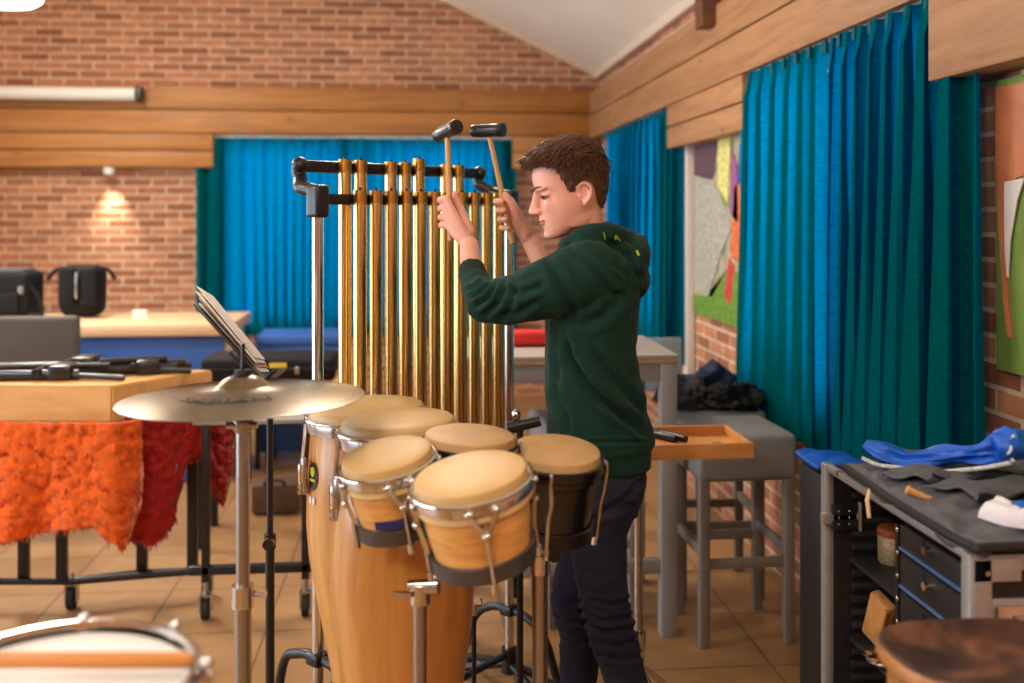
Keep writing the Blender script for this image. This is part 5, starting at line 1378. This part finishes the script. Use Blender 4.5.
# arms
shN = P(589, 270, 2.385); elN = P(487, 306, 2.46); wrN = P(469.5, 246, 2.655)
shF = P(580, 275, 2.70); elF = P(562, 318, 2.80); wrF = P(531, 243, 2.868)
limb(bm, [shN + AV * .02, shN.lerp(elN, .5) + UV * .004, elN], [.046, .042, .038]); limb(bm, [elN, P(482, 294, 2.50), P(474.3, 280, 2.55), P(471, 265, 2.60), wrN], [.036, .033, .0300, .0285, .0262])
limb(bm, [shF, shF.lerp(elF, .5), elF], [.048, .042, .038]); limb(bm, [elF, P(552, 291, 2.83), P(545, 270, 2.847), wrF], [.036, .032, .0285, .0255])
def hand(wr, mcps, fingers, thumb, back):
    back = Vector(back)
    # palm: metacarpals fused with a flattened body
    for k, m_ in enumerate(mcps):
        limb(bm, [wr.lerp(m_, .05) , wr.lerp(m_, .55) + back * .004, m_], [.0175, .0150, .0112], 14)
    limb(bm, [wr.lerp(mcps[1], .2) - back * .005, wr.lerp(mcps[2], .85) - back * .004], [.0225, .0165], 14)
    limb(bm, [wr.lerp(mcps[1], .2) - back * .005, wr.lerp(mcps[1], .85) - back * .004], [.0225, .0165], 14)
    rad = [.0097, .0100, .0096, .0086]
    for k, fp in enumerate(fingers):
        r_ = rad[k]
        limb(bm, [mcps[k]] + list(fp), [r_ * 1.08, r_, r_ * .9, r_ * .78], 14, 3)
        for p in fp[:2]: ball(bm, p, r_ * 1.02, None, 12)
    limb(bm, thumb, [.0165, .0135, .0108, .0092], 14, 3)
# handle axes
hN0, hN1 = P(447.4, 134, 2.745), P(450.6, 241, 2.705)
hF0, hF1 = P(488.5, 131, 2.845), P(512.5, 243, 2.842)
def onh(a, b, v):
    t_ = (v - proj(a)[1]) / (proj(b)[1] - proj(a)[1]); return a.lerp(b, t_)
# near (left) hand: back of the hand towards the camera
mc, fg = [], []
for k, (v, du, vv) in enumerate(((199.5, -4.0, 198.5), (208, -5.2, 206.8), (217, -4.6, 215.5), (225.5, -2.6, 223.5))):
    c = onh(hN0, hN1, v); m_ = c + RV * (du * .0027 + .001) - AV * .027
    mc.append(m_ + RV * .003)
    c2 = onh(hN0, hN1, vv + 2)
    fg.append([c2 - RV * .0245 - AV * .006, c2 - RV * .0155 + AV * .0185, c2 + RV * .010 + AV * .0185])
th = [wrN.lerp(mc[0], .28) + RV * .016 + AV * .012, P(463.5, 217, 2.70), P(458.5, 204.5, 2.705), P(455.0, 194, 2.70)]
hand(wrN, mc, fg, th, -AV * .85 - RV * .3)
# far (right) hand: finger tips and thumb towards the camera
mc, fg = [], []
for k, (v, du) in enumerate(((200, 0), (209, 0), (218, 0), (226.5, 0))):
    c = onh(hF0, hF1, v)
    mc.append(c + RV * .020 + AV * .022)
    c2 = onh(hF0, hF1, v + 1.5)
    fg.append([c2 - RV * .011 + AV * .0225, c2 - RV * .0215 - AV * .004, c2 - RV * .004 - AV * .0205])
c = onh(hF0, hF1, 200)
th = [wrF.lerp(mc[0], .25) - AV * .016, P(520.5, 221, 2.838), P(514.5, 208, 2.818), onh(hF0, hF1, 195) - AV * .0195 + RV * .010]
hand(wrF, mc, fg, th, AV * .8 + RV * .5)
# feet
for an, s in ((legN[-1], 0), (legF[-1], 1)):
    limb(bm, [an, Vector((an.x, an.y, .07)), Vector((an.x, an.y, .05)) - RV * .10, Vector((an.x, an.y, .035)) - RV * .17], [.032, .034, .034, .026])
bb = fuse(bm, .0023, 4, .5)
MHi = MH.inverted(); sel = []
for v in bb.verts:
    q = MHi @ v.co
    if not (-.125 < q.z < .14 and abs(q.y) < .09 and -.1 < q.x < .12): continue
    if -.036 < q.x < .006 and -.042 < q.z < .024 and abs(q.y) > .060: continue
    if q.x > .045 and abs(q.y) < .056 and -.014 < q.z < .038: continue
    if q.x > .078 and abs(q.y) < .022: continue
    sel.append(v)
for k in range(30): bmesh.ops.smooth_vert(bb, verts=sel, factor=.5, use_axis_x=True, use_axis_y=True, use_axis_z=True)
body = obj('body', bb, [M_skin], person, sharp=0)
# lips, eyes, brows
def patch(name, m, c, r, rot=None, n=18, par=None):
    global bm
    bm = B(); q = bmesh.ops.create_uvsphere(bm, u_segments=n, v_segments=12, radius=1); R = rot or Matrix.Identity(3)
    for v in q['verts']: v.co = MH @ (R @ Vector((v.co.x * r[0], v.co.y * r[1], v.co.z * r[2])) + Vector(c))
    for f in bm.faces: f.smooth = True
    return obj(name, bm, m, par or person)
patch('lip', M_lip, (.0836, 0, -.0528), (.0106, .0225, .0042)); patch('lip', M_lip, (.0813, 0, -.0602), (.0106, .0195, .0050))
for s in (-1, 1):
    e_ = patch('eye', M_eyew, (.0648, s * .0325, .0026), (.0158, .0145, .0040)); e_['label'] = 'white of the eye'
    patch('iris', M_iris, (.0742, s * .0345, .0028), (.0078, .0090, .0044), None, 16, e_)
    bm = B()
    pts = [H(.0905, s * .011, .0258), H(.0925, s * .020, .0278), H(.0890, s * .030, .0292), H(.0800, s * .042, .0292), H(.0690, s * .051, .0255)]
    tube(bm, smooth_path(pts, 4), [.0020] + [.0042] * 10 + [.0038, .0033, .0027, .0021, .0015, .001], 8)
    obj('eyebrow', bm, M_hair, person)
    bm = B(); tube(bm, smooth_path([H(.0805, s * .019, .0045), H(.0818, s * .027, .0078), H(.0775, s * .038, .0078), H(.0685, s * .047, .003)], 4), .0017, 6); obj('eyelash', bm, M_hair, person)
# hair: cap plus many locks
def hairline(x, ay):
    """lowest z of hair for a scalp point"""
    if x > .066: return .077
    if x > .042: return .077 - (.066 - x) / .024 * .011
    if x > .021: return .066 - (.042 - x) / .021 * .058
    if x > .002: return .004                # sideburn
    if x > -.036: return .016 + .009 * math.sin((x + .036) / .038 * PI)      # over the ear
    if x > -.050: return .016 - (-.036 - x) / .014 * .062
    return -.050
def scalp(a, z):
    f_, b_, w_ = hs(z); k = .92; ca, sa = math.cos(a), math.sin(a)
    return Vector(((f_ + b_) / 2 + (f_ - b_) / 2 * math.copysign(abs(ca) ** k, ca), w_ * math.copysign(abs(sa) ** k, sa), z))
rnd = random.Random(5)
bm = B()
NA, NZ = 110, 70; gv = {}
for j in range(NZ + 1):
    z = -.055 + (.128 + .055) * j / NZ
    for i in range(NA):
        p = scalp(2 * PI * i / NA, z)
        if z >= hairline(p.x, abs(p.y)) - .002:
            n_ = Vector((p.x + .005, p.y, max(0, z - .03) * 1.2)).normalized()
            top = max(0, min(1, (z - .02) / .07)); edge_ = min(1, (z - hairline(p.x, abs(p.y)) + .002) / .018)
            th_ = (.0022 + .0085 * top + (.006 * top if p.x > .02 else 0)) * (.25 + .75 * edge_) * (1 + .25 * noise.noise(p * 55))
            gv[(i, j)] = bm.verts.new(MH @ (p + n_ * th_))
for j in range(NZ):
    for i in range(NA):
        k4 = [(i, j), ((i + 1) % NA, j), ((i + 1) % NA, j + 1), (i, j + 1)]
        if all(k in gv for k in k4): bm.faces.new([gv[k] for k in k4]).smooth = True
        else:
            k3 = [k for k in k4 if k in gv]
            if len(k3) == 3: bm.faces.new([gv[k] for k in k3]).smooth = True
tv = [gv[(i, NZ)] for i in range(NA) if (i, NZ) in gv]
bm.faces.new(tv).smooth = True
def lock(p, n_, d, L, r, droop):
    pts = []
    for k in range(5):
        t_ = k / 4; pts.append(MH @ (p + n_ * (.002 + L * .30 * math.sin(t_ * 1.6)) + d * (L * t_) + Vector((0, 0, -droop * t_ * t_ * L))))
    tube(bm, pts, [r * .7, r, r * .9, r * .6, r * .12], 5, False)
cnt = 0
while cnt < 3000:
    z = rnd.uniform(-.05, .1279) if rnd.random() < .6 else rnd.uniform(.07, .128); a = rnd.uniform(0, 2 * PI); p = scalp(a, z)
    hl = hairline(p.x, abs(p.y))
    if z < hl + .001: continue
    n_ = Vector((p.x + .005, p.y, max(0, z - .03) * 1.4)).normalized()
    top = max(0, min(1, (z - .035) / .06))
    # growth: forward and slightly to the side on top, down at the sides and nape
    d = Vector((.75 * top + .05, (.35 + .2 * rnd.uniform(-1, 1)) * top, .15 * top)) + Vector((-.25 if p.x > -.03 else -.05, 0, -1)) * (1 - top) * .9
    d += Vector((rnd.uniform(-.3, .3), rnd.uniform(-.3, .3), rnd.uniform(-.2, .2)))
    d = (d - n_ * d.dot(n_) * .8).normalized()
    L = .010 + .020 * top * rnd.uniform(.7, 1.2) + (.008 if p.x > .045 and top > .5 else 0)
    room = z - hl
    if d.z < -.3: L = min(L, room * 1.2 + .004)
    lock(p + n_ * (.001 + .006 * top + (.004 * top if p.x > .02 else 0)), n_, d, L, .0016 + .0012 * top, .25 * top)
    cnt += 1
for k in range(130):      # fringe swept up and forward over the forehead
    y = rnd.uniform(-.055, .060); z = rnd.uniform(.080, .098); f_, b_, w_ = hs(z); a = math.asin(max(-1, min(1, y / w_))); p = scalp(a, z)
    n_ = Vector((.9, y * 3, .5)).normalized(); d = Vector((.55, .38 + rnd.uniform(-.25, .2), rnd.uniform(-.35, .35))).normalized()
    lock(p + n_ * .008, n_, d, rnd.uniform(.011, .022), .0026, .5)
obj('hair', bm, M_hair, person, nrm=False, sharp=0)

# ---- hoodie
bm = B()
HD = [(240, 571, 607, .075), (249, 562, 622, .135), (262, 556, 634, .178), (280, 550, 639, .188), (300, 547, 639, .182), (322, 545.5, 637, .176), (345, 545.5, 635.5, .170), (372, 545.5, 638.5, .168), (398, 546, 644, .168), (420, 547, 649.5, .170), (436, 547.5, 653, .173), (441, 549, 653, .172), (443, 552, 650.5, .166), (462, 553, 650.5, .163)]
loft(bm, [(P((a + b) / 2, v, 2.53), RV * (b - a) / 2 * .00253, AV * h, .88) for v, a, b, h in HD], 40)
# near sleeve
limb(bm, [P(589, 273, 2.40), P(550, 288, 2.39), P(515, 299, 2.415), P(488, 303, 2.45)], [.080, .074, .059, .052], 28)
limb(bm, [P(488, 301, 2.45), P(480, 293, 2.50), P(474.5, 281, 2.55)], [.050, .044, .037], 28)
cuf0, cuf1 = P(474.3, 281, 2.55), P(471.0, 267.5, 2.595)
tube(bm, [cuf0, cuf0.lerp(cuf1, .3), cuf1], [.034, .0315, .0305], 28)
# far sleeve
limb(bm, [P(580, 278, 2.66), P(570, 298, 2.74), P(562, 314, 2.80)], [.075, .062, .052], 24); limb(bm, [P(562, 313, 2.80), P(552, 290, 2.83), P(546, 272, 2.845)], [.050, .042, .034], 24)
# shoulders smoothing
ball(bm, P(588, 268, 2.42), (.088, .085, .075), None, 24) if False else None
# collar / hood
ring = [P(566.5, 246, 2.50), P(573, 240.5, 2.44), P(588, 234, 2.415), P(606, 234, 2.43), P(620, 241, 2.49), P(621, 242, 2.58), P(606, 235, 2.64), P(588, 235, 2.65), P(573, 241, 2.62), P(566.5, 246, 2.56)]
sp = smooth_path(ring + [ring[0]], 5)[:-1]
tube(bm, sp, [interp([(0, .017), (.1, .02), (.25, .026), (.4, .035), (.5, .038), (.6, .035), (.75, .026), (.9, .02), (1, .017)], k / len(sp)) for k in range(len(sp))], 18, False, 0, True)
def ebox(c, X, Y, Z, rot=0):
    q = bmesh.ops.create_uvsphere(bm, u_segments=28, v_segments=18, radius=1)
    X = X if False else X
    cr, sr = math.cos(rot), math.sin(rot)
    ax, az = RV * cr - UV * sr, UV * cr + RV * sr
    for v in q['verts']: v.co = Vector(c) + ax * v.co.x * X + AV * v.co.y * Y + az * v.co.z * Z
ebox(P(627.5, 264, 2.53), .050, .125, .082, .42)
ebox(P(615, 250, 2.53), .062, .115, .045, .5)
ebox(P(636, 280, 2.53), .032, .105, .045, .1)
hm = fuse(bm, .0042, 3, .5)
# folds as real relief, measured along the near side
def seg_d(u, v, line):
    best = (1e9, 0); tot = len(line) - 1
    for k in range(tot):
        (a, b), (c, d) = line[k], line[k + 1]; L2 = (c - a) ** 2 + (d - b) ** 2
        t_ = max(0, min(1, ((u - a) * (c - a) + (v - b) * (d - b)) / L2)); du, dv = u - a - t_ * (c - a), v - b - t_ * (d - b)
        sgn = (c - a) * dv - (d - b) * du
        dd_ = math.hypot(du, dv)
        if dd_ < best[0]: best = (dd_, (k + t_) / tot, math.copysign(1, sgn))
    return best
folds = [([(562, 330), (570, 358), (590, 388), (616, 412), (646, 432)], 4.2, .013), ([(590, 345), (612, 378), (638, 405), (650, 420)], 4, .008), ([(549, 375), (557, 402), (568, 420), (569, 438)], 3, .007), ([(600, 400), (625, 420), (648, 440)], 3, .006),
         ([(556, 322), (558, 360), (556, 400)], 3.5, .005), ([(578, 325), (600, 318), (618, 300), (626, 285)], 5, .006), ([(550, 262), (562, 285), (572, 312), (570, 330)], 5, .007), ([(540, 300), (520, 312), (500, 316)], 3.5, .005), ([(544, 285), (525, 292), (502, 292)], 3.5, .006),
         ([(492, 282), (482, 292), (470, 297)], 2.2, .006), ([(498, 284), (488, 299), (474, 307)], 2.4, .007), ([(506, 283), (498, 302), (484, 316)], 2.6, .006), ([(516, 282), (512, 305), (500, 321)], 2.8, .004), ([(484, 280), (474, 288), (466, 290)], 2, .005),
         ([(566, 246), (590, 262), (610, 292), (628, 298)], 3, .007), ([(606, 240), (628, 256), (640, 282)], 3, .006), ([(612, 262), (628, 276), (632, 292)], 3, .005), ([(548, 442), (600, 442.5), (652, 442)], 1.6, .004)]
hm.normal_update()
newco = []
for v in hm.verts:
    u_, v_, d_ = proj(v.co); n_ = v.normal; face = -n_.dot(AV)
    disp = .0035 * noise.noise(v.co * 16) + .002 * noise.noise(v.co * 38)
    if face > -.15:
        w_ = min(1, (face + .15) / .4)
        for line, wd_, dp_ in folds:
            dd_, t_, sg = seg_d(u_, v_, line)
            if dd_ < wd_ * 4:
                env = min(1, t_ * 5 + .2, (1 - t_) * 5 + .2)
                disp += 1.4 * w_ * env * (-dp_ * math.exp(-(dd_ / wd_) ** 2) + dp_ * .55 * math.exp(-((dd_ - wd_ * 2) / wd_) ** 2))
    else:
        disp += .004 * math.sin(v.co.z * 38 + v.co.x * 22)
    newco.append(v.co + n_ * disp)
for v, c in zip(hm.verts, newco): v.co = c
bmesh.ops.smooth_vert(hm, verts=hm.verts[:], factor=.35, use_axis_x=True, use_axis_y=True, use_axis_z=True)
hood = obj('hoodie', hm, M_hood, person, sharp=0)
# ribbed cuff and hem bands sit over the sleeve ends
bm = B()
def band(c0, c1, r0, r1, n=72, amp=.0007):
    t_ = (c1 - c0).normalized(); x, y = ring_frame(t_); rings = []
    for k in range(7):
        f_ = k / 6; c = c0.lerp(c1, f_); r_ = (r0 + (r1 - r0) * f_) + .0016 * math.sin(PI * f_)
        if k in (0, 6): r_ -= .003
        rings.append([bm.verts.new(c + (x * math.cos(2 * PI * i / n) + y * math.sin(2 * PI * i / n)) * (r_ + (amp if i % 2 else -amp))) for i in range(n)])
    for a, b in zip(rings, rings[1:]):
        for i in range(n): bm.faces.new((a[i], a[(i + 1) % n], b[(i + 1) % n], b[i])).smooth = True
    return rings
band(cuf0, cuf1, .0352, .0325); obj('cuff', bm, M_rib, hood)
# printed letters on the hood edge
from mathutils.bvhtree import BVHTree
hm2 = bmesh.new(); hm2.from_mesh(hood.data); 
for v in hm2.verts: v.co += wloc(hood)
bvh = BVHTree.FromBMesh(hm2); hm2.free()
CAM = Vector((0, 0, CH))
def stick(u, v):
    d = (P(u, v, 2.4) - CAM).normalized(); h = bvh.ray_cast(CAM, d)
    return h[0] if h[0] else P(u, v, 2.42)
for s_, u_, v_, sz, ro in (('J', 604.5, 235.5, 8.5, -.28), ('A', 617, 238, 8.5, -.32)):
    tb = text_bm(s_, 1.0, .0)
    for v in tb.verts:
        x_, y_ = v.co.x * sz * 1.15, v.co.y * sz
        h = stick(u_ + x_ * math.cos(ro) + y_ * math.sin(ro), v_ + -x_ * math.sin(ro) - y_ * math.cos(ro)); d = (CAM - h).normalized()
        v.co = h + d * .0022
    obj('letter', tb, M_lime, hood)
tb = B(); vs = []
for u_, v_ in ((635.5, 251), (637.5, 250), (640, 255), (638, 256)):
    h = stick(u_, v_); vs.append(tb.verts.new(h + (CAM - h).normalized() * .002))
tb.faces.new(vs); obj('letter', tb, M_lime, hood)

# ---- jeans
bm = B()
PS = [(450, 557, 645, .150), (470, 556, 645, .155), (490, 558, 643, .155), (508, 562, 638, .14)]
loft(bm, [(P((a + b) / 2, v, 2.53), RV * (b - a) / 2 * .00253, AV * h, .92) for v, a, b, h in PS], 36)
lN = [P(607, 482, 2.455), P(598.5, 535, 2.445), P(604, 598, 2.43), P(611.5, 632, 2.435), P(626.5, 683, 2.47), P(639, 750, 2.53), P(645, 800, 2.565)]
lF = [P(598, 488, 2.60), P(588, 543, 2.61), P(575.5, 600, 2.60), P(580, 635, 2.62), P(578, 683, 2.64), P(575, 740, 2.66), P(572.5, 784, 2.68)]
limb(bm, lN, [.090, .0705, .0600, .0575, .0515, .047, .043], 28); limb(bm, lF, [.090, .073, .0625, .0545, .0495, .046, .043], 28)
jm = fuse(bm, .0045, 3, .5); jm.normal_update(); nc = []
jf = [([(582, 610), (600, 622), (634, 616)], 2.2, .006), ([(586, 622), (606, 632), (638, 628)], 2.4, .007), ([(596, 642), (618, 646), (644, 638)], 2.4, .006), ([(592, 600), (612, 606), (630, 600)], 2.2, .004), ([(600, 655), (622, 660), (646, 654)], 2.5, .005), ([(572, 540), (590, 520), (630, 505)], 3, .005), ([(640, 482), (625, 500), (600, 512)], 3, .006), ([(552, 590), (566, 604), (580, 602)], 2.5, .005), ([(556, 618), (570, 624), (588, 620)], 2.5, .006), ([(560, 640), (574, 644), (592, 640)], 2.5, .004)]
for v in jm.verts:
    u_, v_, d_ = proj(v.co); face = -v.normal.dot(AV); disp = .003 * noise.noise(v.co * 18) + .002 * noise.noise(v.co * 45)
    if face > -.2:
        for line, wd_, dp_ in jf:
            if (v_ < 0): break
            dd_, t_, sg = seg_d(u_, v_, line)
            if dd_ < wd_ * 4: disp += -dp_ * math.exp(-(dd_ / wd_) ** 2) + dp_ * .6 * math.exp(-((dd_ - wd_ * 2) / wd_) ** 2)
    nc.append(v.co + v.normal * disp)
for v, c in zip(jm.verts, nc): v.co = c
obj('jeans', jm, M_denim, person, sharp=0)
for an in (lN[-1], lF[-1]):
    bm = B(); c = Vector((an.x, an.y, 0))
    limb(bm, [c + UV * .10 + RV * .005, c + UV * .066, c + UV * .058 - RV * .09, c + UV * .046 - RV * .175], [.047, .049, .045, .036], 24)
    for v in bm.verts: v.co.z = max(v.co.z, .02)
    sh_ = obj('shoe', fuse(bm, .004, 2), M_shoe, person)
    bm = B(); prism(bm, [(c - RV * x_ + AV * y_)[:2] for x_, y_ in ((-.055, -.02), (-.03, -.043), (.06, -.047), (.15, -.05), (.205, -.03), (.215, 0), (.2, .035), (.14, .052), (.05, .046), (-.03, .042), (-.055, .02))], 0, .026); obj('sole', bm, M_sole, sh_)

# ---- the two chime hammers
def hammer(name_label, e0, e1, h0, h1, grp):
    mid_ = h0
    root = thing('chime_hammer', h0, name_label, 'hammer', None)
    d = (e1 - e0).normalized(); L = (e1 - e0).length
    bm = B(); r = .0192; x, y = ring_frame(d); M = frame_M(e0, x, y, d)
    lathe(bm, [(.001, 0), (r * .86, .0), (r * .93, .003), (r * .93, .010), (r * .84, .011), (r * .84, .0135), (r * .93, .0145), (r * .93, .019), (r * .84, .020), (r * .84, .0225), (r, .0245), (r, L - .022), (r * 1.04, L - .020), (r * 1.06, L - .003), (r * 1.0, L), (.001, L + .001)], 32, M, 0, (False, False)); obj('hammer_head', bm, M_blackp, root)
    bm = B(); dd = (h1 - h0); sp = [h0 + dd * k / 10 for k in range(11)]
    tube(bm, sp, [.0078, .0076, .0072, .0070, .0072, .0078, .0082, .0084, .0084, .0082, .0076], 16); obj('handle', bm, M_handle, root)
hammer('chime hammer in the nearer hand, black head tilted, left of the two', P(437.5, 136, 2.80), P(457, 126.5, 2.69), hN0, hN1, None)
hammer('chime hammer in the farther hand, black head level, beside the face', P(472.5, 131.2, 2.865), P(503.5, 129.8, 2.815), hF0, hF1, None)

# ================================================================== LIGHT, WORLD, CAMERA
wd = bpy.data.worlds.new('World'); S.world = wd; wd.use_nodes = True
bg = wd.node_tree.nodes['Background']; bg.inputs[0].default_value = (.72, .86, 1, 1); bg.inputs[1].default_value = 7.5
def area(name, loc, rot, sx, sy, e, col, portal=False):
    ld = bpy.data.lights.new(name, 'AREA'); ld.shape = 'RECTANGLE'; ld.size = sx; ld.size_y = sy; ld.energy = e; ld.color = col
    o = bpy.data.objects.new(name, ld); COL.objects.link(o); o.location = loc; o.rotation_euler = rot
    if portal: ld.cycles.is_portal = True
    return o
zc_ = (SILL + HEAD) / 2; hz = HEAD - SILL
area('portal_back', ((bw0 + bw1) / 2, D + .14, zc_), (-PI / 2, 0, 0), bw1 - bw0, hz, 1, (1, 1, 1), True)
for nm, h in (('portal_a', rwA), ('portal_b', rwB)): area(nm, (W + .14, sum(h) / 2, zc_), (0, PI / 2, 0), hz, h[1] - h[0], 1, (1, 1, 1), True)
for k, h in enumerate(LH): area('portal_l%d' % k, (XL - .14, (h[0] + h[1]) / 2, (h[2] + h[3]) / 2), (0, -PI / 2, 0), h[3] - h[2], h[1] - h[0], 1, (1, 1, 1), True)
cam = bpy.data.cameras.new('camera'); co = bpy.data.objects.new('camera', cam); COL.objects.link(co)
co.location = (0, 0, CH); co.rotation_euler = (PI / 2, 0, -TH)
cam.sensor_width = 36; cam.lens = 36 * F / 1024; cam.shift_y = -(341.5 - HOR) / 1024; cam.clip_start = .05
cam.dof.use_dof = True; cam.dof.focus_distance = 2.5; cam.dof.aperture_fstop = 2.0
S.camera = co
vs_ = S.view_settings; vs_.view_transform = 'Standard'; vs_.look = 'None'; vs_.gamma = 1; vs_.exposure = -0.08; vs_.use_curve_mapping = False
S.cycles.use_denoising = True
S.cycles.max_bounces = 10; S.cycles.transparent_max_bounces = 8; S.cycles.sample_clamp_indirect = 6; S.cycles.caustics_reflective = False
